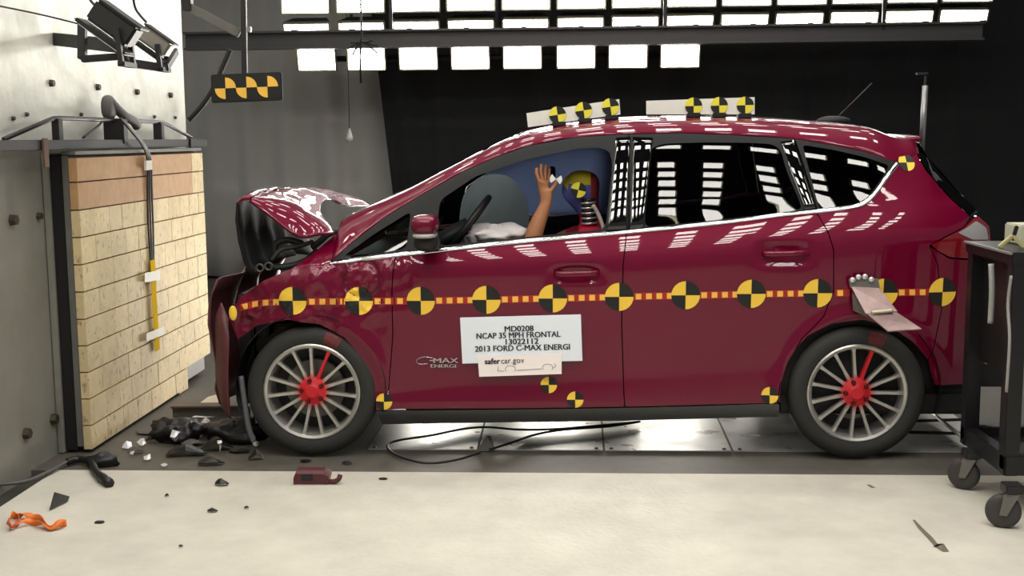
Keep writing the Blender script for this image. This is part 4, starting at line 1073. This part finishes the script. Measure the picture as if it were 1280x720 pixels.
# roof antenna
aw = [UY(1022, 154, .915), UY(1030, 147, .915), UY(1052, 144.5, .915)]
an = blob('roof_antenna', (aw[1].x + .05, .915, roofz(aw[1].x + .05, .915) + .012), (.09, .03, .028), M_black, CAR)
tube('antenna_whip', [UY(1047, 147, .915), UY(1090, 104, .915)], .004, M_dsteel, an)
rp = tag(tube('steel_rod', [UY(1152, 192, .99), UY(1156.5, 107, .99)], .016, mat('pale steel rod', (150, 150, 150), .35, .7), None), 'upright pale steel rod standing at the car\'s rear roof edge', 'rod')
o = mesh('rod_tip', *tube_geo([UY(1156.5, 107, .99), UY(1157, 95, .99)], .007), M_dsteel, rp); bar('rod_flag', UY(1145, 92, .99), UY(1160, 91.5, .99), .02, .012, M_dsteel, rp)

# ------------------------------------------------------------------ roof boards with targets
def roof_board(Pp, Y, tcs, label, split):
    P = [UY(x, y, Y) for x, y in Pp]; c = sum(P, Vector()) / 4
    t = empty('roof_target_board', c, label, 'sign', 'target boards on the car roof')
    V = P + [p + Vector((0, .012, 0)) for p in P]
    M_alu = mat('dull aluminium board', (238, 237, 228), .5, .1, var=.06)
    mesh('board', V, [(3, 2, 1, 0), (4, 5, 6, 7), (0, 1, 5, 4), (1, 2, 6, 5), (2, 3, 7, 6), (3, 0, 4, 7)], M_alu, t)
    ux = (P[1] - P[0]).normalized(); uz = Vector((-ux.z, 0, ux.x))
    a = P[0] + (P[1] - P[0]) * split; b_ = P[3] + (P[2] - P[3]) * split
    V = [a + Vector((0, -.008, 0)), P[1] + Vector((0, -.008, 0)), P[2] + Vector((0, -.008, 0)), b_ + Vector((0, -.008, 0))]; V += [v + Vector((0, .007, 0)) for v in V]
    mesh('front_plate', V, [(3, 2, 1, 0), (0, 1, 5, 4), (1, 2, 6, 5), (2, 3, 7, 6), (3, 0, 4, 7)], M_alu, t)
    for x, y in tcs:
        cc = UY(x, y, Y - .010)
        quarter_pair('target_mark', cc, ux, uz, .042, M_lime, t, Vector((0, -.002, 0)), M_blk)
        k = cc - uz * .05; zz = roofz(k.x, k.y + .03); 
        V, Fc = [], []
        bm = bmesh.new(); add_box(bm, (k.x - .035, Y - .02, zz - .004), (k.x + .035, Y + .05, max(zz + .02, k.z))); bobj('magnet_foot', bm, M_black, t, bevel=.005)
roof_board([(658, 141.5), (774, 124), (775.5, 143), (660, 159)], .50, [(697, 143.5), (729.5, 138), (763, 133.5)], 'front pale board on the car roof, tilted, with three yellow-black targets', .25)
roof_board([(808, 126), (943, 121.5), (943, 143), (808, 143)], .50, [(867, 132.5), (899, 132), (931.5, 131.5)], 'rear pale board on the car roof, level, with three yellow-black targets', .37)
# ------------------------------------------------------------------ cabin
M_seat = mat('dark seat cloth', (40, 40, 43), .9)
def seat(x, y, hr=True):
    s = blob('seat', (x - .22, y, .50), (.27, .25, .11), M_seat, CAR, p=3.4)
    M = Matrix.Rotation(math.radians(14), 3, 'Y')
    blob('backrest', (x + .10, y, .86), (.10, .25, .36), M_seat, s, p=3.2, M=M)
    blob('headrest', (x + .21, y, 1.30), (.055, .14, .095), M_seat, s, p=2.8, M=M)
seat(1.50, .50); seat(1.50, CW - .50)
for y in (.45, .915, CW - .45): seat(2.42, y)
box('dashboard', (.40, .18, .62), (.66, CW - .18, .95), M_black, CAR, .05)
# steering wheel
sc_ = UY(586, 281, .47); ax = Vector((-.80, 0, .60)); e1 = Vector((0, 1, 0)); e2 = ax.cross(e1).normalized()
stw = tube('steering_wheel', [sc_ + e1 * (.17 * math.cos(a)) + e2 * (.17 * math.sin(a)) for a in np.linspace(0, 2 * math.pi, 33)[:-1]], .016, M_black, CAR, closed=True)
tube('column', [sc_, sc_ + Vector((-.3, 0, -.16))], .04, M_black, stw)
for a in (0, 2.4, math.pi - 0): tube('wheel_spoke', [sc_, sc_ + e1 * (.17 * math.cos(a)) + e2 * (.17 * math.sin(a))], .014, M_black, stw)
c = UY(622, 295, .45); blob('driver_airbag', c, (.130, .20, .058), M_bag, CAR, nu=56, nv=36, crumple=.42, seed=3)
c = UY(618, 272, 1.32); pa = blob('passenger_airbag', c, (.20, .24, .25), M_baggrey, CAR, nu=28, nv=18, crumple=.04, seed=4)
V = []; Fc = []
for j in range(9):
    for i in range(31):
        x = .75 + 1.0 * i / 30; zt = float(DTOP(x)) - .03 if x > xA else 1.2; z = zt + (1.06 - zt) * j / 8
        V.append((x, CW - inset(x, z) - .06 - .035 * math.sin(math.pi * j / 8) * (.6 + .4 * math.cos(i * .9)), z))
for j in range(8):
    for i in range(30): q = j * 31 + i; Fc.append((q, q + 1, q + 32, q + 31))
solid(mesh('curtain_airbag', V, Fc, M_bagblue, CAR, smooth=True), .02)
blob('rear_view_mirror', UY(690, 216, .95), (.02, .11, .035), M_black, CAR, p=3)

# ------------------------------------------------------------------ crash test dummy in the driver's seat
DM = empty('crash_test_dummy', (1.45, .50, .62), 'crash test dummy in the driver seat with raised forearm and painted face', 'dummy')
YH = .50
J = []; ED = []; RR = []
def jn(p, r, par=None):
    J.append(Vector(p)); RR.append(r)
    if par is not None: ED.append((par, len(J) - 1))
    return len(J) - 1
pel = jn((1.42, YH, .66), .13)
wst = jn((1.46, YH, .84), .115, pel); cst = jn(UY(733, 310, YH), .135, wst); nb = jn(UY(739, 286, YH), .07, cst); nk = jn(UY(738, 268, YH), .05, nb)
hd0 = jn(UY(729, 250, YH), .082, nk); hd = jn(UY(728, 232, YH), .102, hd0); hd2 = jn(UY(732, 210, YH), .095, hd)
nose = jn(UY(702, 240, YH), .018, hd)
sh = jn(UY(736, 300, YH - .17), .062, cst); el = jn(UY(660, 326, .27), .043, sh); fa = jn(UY(668, 290, .285), .047, el); wr = jn(UY(683.5, 252, .30), .029, fa)
sh2 = jn(UY(736, 290, YH + .17), .068, cst); el2 = jn(UY(700, 300, YH + .22), .043, sh2); wr2 = jn(UY(655, 330, YH + .2), .03, el2); hn2 = jn(UY(640, 325, YH + .15), .035, wr2)
pm = jn(UY(680.5, 240, .30), .030, wr); kn = jn(UY(678.5, 229, .30), .030, pm)
for (bx, by, mx_, my_, tx, ty, dy) in ((674, 226, 670.5, 217, 671, 209, -.03), (678, 226, 675.5, 214, 677, 204.5, -.012), (681.5, 226, 681, 213.5, 682.5, 204.5, .010), (685, 228, 686, 217, 687, 209, .03)):
    a = jn(UY(bx, by, .30 + dy), .0095, kn); b = jn(UY(mx_, my_, .30 + dy * 1.1), .009, a); jn(UY(tx, ty, .30 + dy * 1.05), .0075, b)
a = jn(UY(688, 239, .285), .012, pm); b = jn(UY(694, 231, .275), .0095, a); jn(UY(696, 222, .27), .008, b)
hp1 = jn((1.36, YH - .10, .64), .095, pel); kn1 = jn((1.0, YH - .13, .72), .07, hp1); jn((.82, YH - .13, .42), .045, kn1)
hp2 = jn((1.36, YH + .10, .64), .095, pel); kn2 = jn((1.0, YH + .13, .72), .07, hp2); jn((.82, YH + .13, .42), .045, kn2)
me = bpy.data.meshes.new('body'); me.from_pydata(J, ED, []); bo = bpy.data.objects.new('body', me); C.objects.link(bo)
md = bo.modifiers.new('Skin', 'SKIN'); md.use_smooth_shade = True
for i, v in enumerate(me.skin_vertices[0].data): v.radius = (RR[i], RR[i]); v.use_root = (i == pel)
ss = bo.modifiers.new('Subsurf', 'SUBSURF'); ss.levels = 2; ss.render_levels = 2
bpy.context.view_layer.update()
mb_ = bpy.data.meshes.new_from_object(bo.evaluated_get(bpy.context.evaluated_depsgraph_get())); bpy.data.objects.remove(bo); mb_.name = 'body'
for m_ in (mat('dummy vinyl skin', (176, 118, 82), .6, var=.1, scale=12), mat('chalk yellow', (196, 176, 40), .7), mat('chalk blue', (84, 92, 170), .7), mat('chalk red', (140, 40, 44), .7), mat('dummy crown shade', (52, 44, 46), .7), mat('red dummy shirt', (190, 22, 60), .8)): mb_.materials.append(m_)
mi = []
xr_ = UY(736, 235, YH).x; zy0 = UY(730, 232, YH).z; zy1 = UY(730, 211, YH).z; zn = UY(730, 262, YH).z; xhmin = UY(700, 235, YH).x; zsh = UY(742, 272, YH).z
for p in mb_.polygons:
    c = p.center; k = 0
    if c.z > zn - .02 and c.x > xhmin - .03 and abs(c.y - YH) < .14:
        k = 3 if c.x > xr_ else (4 if c.z > zy1 else (1 if c.z > zy0 else 2))  # dark crown is shadow put into the head colour
    elif c.z > .8 and ((c.x > UY(708, 300, YH).x and c.y > .36) or c.x > UY(722, 300, YH).x): k = 5
    mi.append(k)
mb_.polygons.foreach_set('material_index', mi); mb_.polygons.foreach_set('use_smooth', [True] * len(mi))
bo = bpy.data.objects.new('body', mb_); link(bo, DM)
# neck discs
nn0 = UY(737, 282, YH - .055); nn1 = UY(735, 250, YH - .055)
for k in range(5):
    p = nn0.lerp(nn1, (k + .5) / 5); d = (nn1 - nn0).normalized()
    tube('neck_disc', [p - d * .0045, p + d * .0045], .040, mat('aluminium disc', (225, 225, 225), .25, .6), DM, seg=16)
    p = nn0.lerp(nn1, (k + 1) / 5); tube('neck_rubber', [p - d * .0045 - d * .006, p + d * .009], .036, M_black, DM, seg=16)
P0 = UY(723, 237.5, YH - .112); quarter_pair('face_target', P0, Vector((.97, 0, -.24)), Vector((.24, 0, .97)), .038, M_lime, DM, Vector((0, 0, 0)), M_blk)
quarter_pair('wrist_target', UY(695, 224, .262), Vector((.8, 0, .6)), Vector((-.6, 0, .8)), .03, mat('white vinyl', (230, 230, 228), .5), DM, Vector((0, 0, 0)))
bl = tube('seat_belt', [UY(741, 256, .30), UY(748, 268, .30), UY(754, 284, .27), UY(757, 300, .25)], .010, mat('grey belt', (170, 160, 156), .8), CAR, n=4)

# ------------------------------------------------------------------ track plates, rods and cable under the car
pj = [(478, 458), (603, 597), (755, 755), (905, 915), (1060, 1085), (1215, 1250)]
yb_ = UZ(640, 525).y + 1.0
for k in range(len(pj) - 1):
    a, b = UZ(pj[k][1] + 1.5, 562.5 + .003 * k), UZ(pj[k + 1][1] - 1.5, 562.5)
    d0 = (pj[k][0] - pj[k][1]); x0 = a.x; x1 = b.x
    A = UZ(pj[k][0] + 1, 530); B = UZ(pj[k + 1][0] - 1, 530); t = (yb_ - plateY) / (A.y - plateY)
    P = [(x0, plateY, 0), (x1, plateY, 0), (x1 + (B.x - x1) * 1.0, yb_, 0), (x0 + (A.x - x0) * 1.0, yb_, 0)]
    V = [Vector((x, y, .0015)) for x, y, z in P] + [Vector((x, y, -.003)) for x, y, z in P]
    o = mesh('track_plate', V, [(0, 1, 2, 3), (0, 4, 5, 1), (1, 5, 6, 2), (2, 6, 7, 3), (3, 7, 4, 0)], M_steel)
    tag(o, ORD[k] + ' shiny steel track plate under the car, counted from the front wheel', 'plate', 'steel plates under the car')
    for sx in (.05, .95):
        c = Vector((x0 + (x1 - x0) * sx, plateY + .03, .0025)); b_ = bpy.data.objects.new('screw', me_bolt); b_.rotation_euler = (0, -math.pi / 2, 0); b_.scale = (.3, .6, .6); b_.location = c; link(b_, o)
def floor_path(L, z): return [Vector((UZ(x, y, z).x, UZ(x, y, z).y, z)) for x, y in L]
cbl = empty('floor_cable', UZ(560, 560), 'thin black cable looped over the steel plates by the front wheel', 'cable')
tube('cable', floor_path([(800, 527), (760, 531), (700, 536), (650, 537), (610, 534), (580, 536), (540, 544), (500, 550), (485, 556), (488, 564), (505, 573), (535, 579), (570, 575), (600, 566)], .014), .006, M_cable, cbl, n=6)
tube('cable', floor_path([(612, 562), (640, 553), (670, 543), (705, 537), (760, 533), (800, 527)], .014), .006, M_cable, cbl, n=6)
pc = UZ(608, 564)
cone = mesh('plug', [(pc.x - .05, pc.y, 0), (pc.x + .045, pc.y, 0), (pc.x + .03, pc.y + .06, 0), (pc.x - .03, pc.y + .06, 0), (pc.x + .0, pc.y + .01, .075), (pc.x + .02, pc.y + .03, .07)], [(0, 1, 4), (1, 2, 5, 4), (2, 3, 5), (3, 0, 4, 5), (3, 2, 1, 0)], M_gsteel, cbl)
for i, (a, b) in enumerate((((1128, 540), (1245, 543)), ((1120, 527), (1215, 524)))):
    tag(tube('tow_rod', [UZ(*a, .05), UZ(*b, .05)], .008, M_dsteel, None), ('lower' if i == 0 else 'upper') + ' dark thin rod lying behind the rear wheel', 'rod')
tag(tube('tie_rod', [UY(1157, 510, .5), UY(1205, 548, .1)], .009, mat('pale rod', (170, 168, 160), .4, .6), None), 'pale slanting rod between the rear wheel and the cart', 'rod')

# ------------------------------------------------------------------ instrument cart on the right
cN = UZ(1253, 659); cF = UZ(1204, 611)
Xc = .5 * (cN.x + cF.x) + .03; tz = UX(1210, 301, Xc).z
yN = UX(1268, 316, Xc).y; yF = UX(1210, 300.5, Xc).y
cart = empty('instrument_cart', (Xc + .3, (yN + yF) / 2, 0), 'black steel instrument cart on casters behind the car', 'cart')
M_cart = mat('black cart paint', (18, 18, 20), .4)
Wc = .62; zb2 = .19
box('tabletop', (Xc - .01, yN, tz - .05), (Xc + Wc, yF, tz), M_cart, cart, .006)
bar('top_edge', (Xc - .012, yN, tz - .004), (Xc - .012, yF, tz - .004), .014, .010, mat('worn edge', (150, 150, 148), .4, .4), cart, .002)
for x in (Xc + .03, Xc + Wc - .03):
    for y in (yN + .035, yF - .035): bar('post', (x, y, zb2), (x, y, tz - .04), .06, .06, M_cart, cart)
    bar('lower_rail', (x, yN, zb2 + .02), (x, yF, zb2 + .02), .05, .08, M_cart, cart)
for y in (yN + .03, yF - .03): bar('lower_rail', (Xc, y, zb2 + .02), (Xc + Wc, y, zb2 + .02), .05, .08, M_cart, cart)
bar('post', (Xc + .12, yN + .30, zb2), (Xc + .12, yN + .30, tz - .04), .05, .05, M_cart, cart)
box('lower_shelf', (Xc + .03, yN + .03, zb2 - .01), (Xc + Wc - .03, yF - .03, zb2 + .02), M_cart, cart, .004)
plate('corner_gusset', [(Xc + .03, yF - .01, .52), (Xc + .22, yF - .01, .52), (Xc + .22, yF - .01, .42), (Xc + .03, yF - .01, .42)], .01, M_cart, cart)
plate('side_panel', [(Xc + .05, yN + .06, .55), (Xc + .05, yF - .06, .55), (Xc + .05, yF - .06, tz - .05), (Xc + .05, yN + .06, tz - .05)], .006, M_cart, cart)
for (x, y) in ((cN.x, cN.y), (cF.x, cF.y), (Xc + Wc - .05, cN.y), (Xc + Wc - .05, cF.y)):
    r_ = .066; cc = Vector((x, y, r_)); a = math.radians(62)
    dv = Vector((math.cos(a), math.sin(a), 0)); axd = Vector((-dv.y, dv.x, 0))
    V, Fc = lathe_geo([(.0, -.018), (.04, -.02), (.058, -.018), (r_, -.010), (r_, .010), (.058, .018), (.04, .02), (.0, .018)], 0, 0, 28)
    Rz = Matrix.Rotation(math.radians(-28 + (8 if y < cF.y - .1 else -6)), 3, 'Z')
    cw_ = mesh('caster', [Rz @ Vector(v) + cc for v in V], Fc, mat('grey rubber caster', (58, 55, 53), .6), cart, smooth=True)
    for s in (-1, 1):
        p = [Rz @ Vector((u, s * .026, w_)) + cc for u, w_ in ((-.014, -.012), (.014, -.012), (.055, .075), (.0, .075))]
        plate('fork', p, .004, M_gsteel, cw_)
    top_ = Rz @ Vector((.028, 0, .078)) + cc
    box('swivel', (top_.x - .035, top_.y - .035, top_.z), (top_.x + .035, top_.y + .035, zb2 - .012), M_dsteel, cw_, .004)
for (pts, nm, lb) in (([(1239, 330), (1240, 365), (1238, 404)], 'cable', None), ([(1264, 345), (1260, 380), (1262, 425), (1258, 490)], 'cable', None)):
    tube('cable_and_glint', [UX(x, y, Xc - .022) for x, y in pts], .006 if pts[0][0] > 1250 else .012, mat('pale cable and glint', (150, 148, 145), .5), cart, n=6)  # thick strand stands in for a pale reflected streak; thin one is a cable
eb_ = UY(1256, 300, yF - .06)
eq = empty('control_box', (eb_.x + .14, yF - .12, tz), 'pale metal control box on the black cart', 'box')
box('case', (eb_.x, yF - .22, tz + .002), (eb_.x + .30, yF - .05, UY(1256, 278, yF - .06).z), mat('pale enamel', (196, 198, 176), .5), eq, .006)
for k in range(3): box('foot', (eb_.x + .03 + .1 * k, yF - .235, tz + .002), (eb_.x + .07 + .1 * k, yF - .221, tz + .03), M_black, eq, .003)
tp = UX(1262, 309, Xc + .05)
tw = empty('small_bracket', (tp.x, tp.y, tz), 'tiny yellowish clamp on the cart edge beside the pale box', 'clamp')
for k in (-1, 1): bar('clamp_leg', (tp.x + .05 * k, tp.y - .02, tz + .004), (tp.x + .01, tp.y, tz + .05), .016, .016, mat('ochre', (178, 168, 120), .6), tw)
bar('clamp_screw', (tp.x + .01, tp.y, tz + .03), (tp.x + .025, tp.y, tz + .09), .014, .014, M_black, tw)

# ------------------------------------------------------------------ debris
M_db = mat('broken black plastic', (24, 23, 24), .45); M_dg = mat('broken grey plastic', (86, 82, 80), .6, var=.2); M_dw = mat('broken bright reflector', (225, 226, 228), .25, .3); M_dr = mat('broken maroon plastic', (82, 34, 40), .5)
def shard(px, py, wpx, hpx, m, label, seed, cat='debris', z=0., group=None, fold=.5, n=7):
    """a torn sheet: jagged outline, bent along a line, standing a little off the floor"""
    rs = random.Random(seed); c = UZ(px, py, z); sc2 = (c - CAM).length / F; W_ = wpx * sc2 / 2; D_ = W_ * .6; H_ = hpx * sc2 * .8
    V = []; Fc = []
    out = []
    for k in range(n):
        a = 2 * math.pi * k / n + rs.uniform(-.25, .25); r_ = rs.uniform(.6, 1.0); out.append((math.cos(a) * W_ * r_, math.sin(a) * D_ * r_))
    def hgt(x, y): return max(0, H_ * (1 - abs(x / W_ + .4 * y / D_)) ** 1 * (.5 + fold * math.sin(seed)))
    top_ = [Vector((c.x, c.y, z + .004 + hgt(0, 0)))] + [Vector((c.x + x * .55, c.y + y * .55, z + .004 + hgt(x * .55, y * .55) * rs.uniform(.7, 1.2))) for x, y in out] + [Vector((c.x + x, c.y + y, z + .003 + hgt(x, y) * .6)) for x, y in out]
    for k in range(n):
        l = (k + 1) % n; Fc.append((0, 1 + k, 1 + l)); Fc.append((1 + k, 1 + n + k, 1 + n + l, 1 + l))
    o = mesh('debris_piece', top_, Fc, m); solid(o, .004, 1)
    return tag(o, label, cat, group)
shard(277, 607, 22, 14, M_db, 'jagged black plastic piece on the pale slab left of the maroon part', 3)
shard(124, 654, 14, 9, M_db, 'tiny black plastic bit right of the orange strap', 5)
shard(265, 640, 14, 4, M_db, 'flat black sliver lying on the pale slab below the jagged piece', 8)
shard(308, 636, 6, 3, M_db, 'black speck right of the flat sliver on the slab', 9)
shard(479, 599.5, 13, 5, M_db, 'small flat black flake on the slab under the front door', 11)
shard(382, 577, 16, 4, M_db, 'thin dark flake on the dark strip below the front wheel', 12)
shard(434, 580, 14, 3, M_db, 'narrow dark flake right of the one below the front wheel', 14)
shard(209, 621, 5, 3, M_db, 'black crumb on the slab near its left edge', 15)
shard(226, 684, 5, 3, M_db, 'black crumb nearest to the camera on the slab', 16)
# triangle
def poly3(nm, P, m, label, cat='debris', th=.004):
    n_ = len(P); o = mesh(nm, P, [tuple(range(n_))], m); solid(o, th, 0); return tag(o, label, cat)
def fz(x, y, z): p = UZ(x, y, 0); return Vector((p.x, p.y + .0, z))
a = UZ(62, 639); b = UZ(83, 629); 
poly3('plastic_triangle', [a + Vector((0, 0, .004)), b + Vector((0, .01, .004)), Vector((b.x - .0, b.y + .03, .02)), Vector(((a.x + b.x) / 2 - .01, a.y + .05, .065))], mat('charcoal plastic', (46, 46, 48), .5), 'charcoal triangular plastic piece leaning on the slab above the orange strap')
# maroon bumper fragment with a hook end
bf = UZ(395, 606); bt = empty('bumper_fragment', bf, 'maroon hollow bumper fragment with a hooked end on the slab edge', 'debris')
k_ = (bf - CAM).length / F
V = []; Fc = []; pr = [(0, 0), (0, .045), (.012, .058), (.05, .062), (.075, .05)]; xs2 = [-27, -24, -12, 2, 10, 16]
for i, x in enumerate(xs2):
    for (y, z) in pr: V.append(Vector((bf.x + x * k_, bf.y + y - .01 * (i == 0), max(.004, z * (.55 if i == 0 else (1 if i < 5 else .7)) + .004))))
for i in range(len(xs2) - 1):
    for j in range(len(pr) - 1): q_ = i * 5 + j; Fc.append((q_, q_ + 5, q_ + 6, q_ + 1))
Fc += [(0, 1, 2, 3, 4), tuple(25 + j for j in (4, 3, 2, 1, 0))]
solid(mesh('shell', V, Fc, M_dr, bt), .004)
box('recess', (bf.x - 18 * k_, bf.y - .005, .02), (bf.x - 4 * k_, bf.y + .002, .045), M_db, bt, .002)
tube('hook', [Vector((bf.x + 14 * k_, bf.y + .02, .012)), Vector((bf.x + 21 * k_, bf.y + .01, .012)), Vector((bf.x + 27 * k_, bf.y + .01, .022)), Vector((bf.x + 29 * k_, bf.y + .02, .040))], .011, M_dr, bt, n=5)
# orange strap
L = [(10, 657), (17, 650), (28, 649), (42, 651), (56, 658), (68, 662), (83, 658)]; so = empty('orange_strap', UZ(45, 657), 'crumpled orange plastic strap on the slab at the far left', 'strap')
M_or = mat('orange plastic', (226, 118, 40), .5)
def ribbon(nm, L, m, par, hw_=.008, ph=0.):
    P = smooth_path([UZ(x, y, .0) for x, y in L], 6); V = []; Fc = []
    for i, p in enumerate(P):
        a_ = ph + i * .22; V += [p + Vector((0, math.cos(a_) * hw_, .012 + math.sin(a_) * hw_ + .012 * math.sin(i * .35 + ph) ** 2)), p + Vector((0, -math.cos(a_) * hw_, .012 - math.sin(a_) * hw_ + .012 * math.sin(i * .35 + ph) ** 2))]
    for i in range(len(P) - 1): Fc.append((2 * i, 2 * i + 1, 2 * i + 3, 2 * i + 2))
    return solid(mesh(nm, V, Fc, m, par, smooth=True), .003, 0)
ribbon('strand', L, M_or, so, .016); ribbon('strand', [(12, 663), (20, 661), (38, 657), (52, 661), (66, 664), (80, 661)], M_or, so, .012, 1.5); ribbon('strand', [(10, 657), (12, 661), (16, 664), (24, 656), (22, 650)], mat('deep orange plastic', (206, 84, 34), .5), so, .012, .6)
# black hose end by the wall
hz = empty('torn_hose', UZ(118, 585), 'torn black hose curling at the foot of the wooden block wall', 'hose')
tube('hose', floor_path([(84, 577), (100, 574), (114, 578), (118, 586), (124, 594), (134, 602)], .02), .018, M_db, hz, n=6)
tube('hose_tip', floor_path([(126, 596), (137, 604)], .02), .022, M_db, hz)
blob('clump', UZ(128, 576, .02), (.07, .05, .035), M_db, hz, crumple=.4, seed=6)
tag(tube('wall_cable', [UZ(-6, 606, .02), UZ(30, 602, .02), UZ(60, 590, .02), UZ(84, 577, .02)], .008, mat('grey floor cable', (92, 90, 88), .6), None, n=5), 'grey cable lying in the gutter along the barrier foot', 'cable')
# the heap between wall and car
steel_beam = empty('steel_beam', UZ(265, 522), 'rusty low steel beam lying between blocks and front wheel', 'beam')
a, b = UZ(214, 523, .0), UZ(312, 522, .0)
bar('web', a + Vector((0, .03, .03)), b + Vector((0, .03, .03)), .02, .06, M_gsteel, steel_beam); bar('flange', a + Vector((0, .03, .064)), b + Vector((0, .03, .064)), .09, .012, mat('brown flange', (98, 84, 70), .6, var=.2), steel_beam)
heap = [
 (247, 546, 54, 30, M_dg, 'grey broken duct piece behind the black grille lump', 22, 9),
 (194, 540, 56, 18, M_dg, 'dusty grey flat panel leaning toward the wooden blocks', 24, 8),
 (262, 580, 38, 20, M_db, 'black broken clip piece on the dark strip', 25, 8), (320, 574, 22, 16, M_db, 'small black chunk just before the front tyre', 26, 8),
 (232, 568, 60, 14, M_db, 'flat black strip piece below the grille lump', 27, 9), (172, 566, 26, 10, M_dg, 'small grey fragment left of the heap', 28, 7),
 (300, 565, 34, 16, M_db, 'black fragment wedged under the bumper', 29, 7), (267, 541, 40, 26, M_db, 'black upright bracket piece at the back of the heap', 30, 8),
 (240, 556, 40, 22, M_dg, 'grey cracked shroud piece in the middle of the heap', 31, 9), (192, 552, 26, 12, M_db, 'small black vane left of the grille lump', 32, 7),
 (272, 562, 44, 18, M_db, 'black ribbed strip right of the grille lump', 33, 9), (225, 533, 60, 12, mat('dusty beige panel', (150, 142, 128), .7, var=.2), 'dusty beige undershield lying behind the heap', 34, 8)]
for x, y, w1, h1, m, lb, sd, n_ in heap: shard(x, y, w1, h1, m, lb, sd, n=n_)
for i, (x, y, s, lb) in enumerate(((158, 561, 13, 'bright reflector chip at the left end of the heap'), (178, 557, 13, 'bright reflector chip second from the left in the heap'), (165, 569, 8, 'small bright chip below the left end of the heap'), (184, 575, 11, 'bright chip lying low on the dark strip'), (206, 584, 9, 'round bright chip nearest the pale slab'), (258, 534, 13, 'white square reflector piece standing in the heap'), (319, 558, 11, 'bright lamp bulb piece against the front tyre'), (275, 561, 8, 'small bright chip in the middle of the heap'), (219, 553, 15, 'bright strip on the black grille lump'))):
    rs = random.Random(40 + i); p = UZ(x, y, .0); k2 = (p - CAM).length / F * s / 2; hz_ = .0
    if i in (5, 7, 8): hz_ = .055; p = UZ(x, y + 8, 0)
    V = []; n_ = 6
    for k in range(n_):
        a = 2 * math.pi * k / n_ + rs.uniform(-.4, .4); r_ = k2 * rs.uniform(.55, 1.15); V.append(Vector((p.x + r_ * math.cos(a), p.y + .7 * r_ * math.sin(a), .004 + hz_ + k2 * (.5 + .5 * math.sin(a)) * rs.uniform(.7, 1.3))))
    V.append(Vector((p.x + k2 * .2, p.y, .006 + hz_ + k2 * .75)))
    o = mesh('reflector_chip', V, [(k, (k + 1) % n_, n_) for k in range(n_)], M_dw); solid(o, .006 + hz_ * .9, -1 if V[0].z else 1); tag(o, lb, 'debris')
for i, (x, y, rx, rz, lb) in enumerate(((214, 556, .115, .06, 'tangled black radiator grille lump in the debris heap'), (290, 556, .14, .055, 'crushed black bumper beam lump before the front tyre'))):
    p = UZ(x, y, 0); tag(blob('debris_lump', (p.x, p.y + .09, rz * .8), (rx, .08, rz), M_db, None, nu=32, nv=18, crumple=.65, seed=i + 11), lb, 'debris')
a_, b_ = UZ(240, 522, 0), UZ(276, 521, 0)
V = [a_, b_, b_ + Vector((-.01, .05, .07)), b_ + Vector((.0, .20, .10)), a_ + Vector((.03, .20, .07)), a_ + Vector((.0, .06, .045))]
o = mesh('metal_sheet', V, [(0, 1, 2, 5), (5, 2, 3, 4)], mat('bright sheet metal', (222, 221, 219), .3, .5)); solid(o, .004, 0); tag(o, 'bright bent sheet metal between wooden blocks and bumper', 'debris')
poly3('headlamp_shard', [UZ(287, 548, 0), UZ(287, 548, 0) + Vector((.045, .04, .11)), UZ(307, 547, 0)], mat('grey lens shard', (170, 168, 165), .3, .3), 'grey triangular headlamp shard standing beside the front tyre')
tl = tube('splash_strip', [UY(301, 470, .06), UY(306, 505, .05), UY(311, 535, .05), UY(317, 552, .05)], .014, mat('torn grey liner', (92, 92, 96), .4), CAR, n=5)
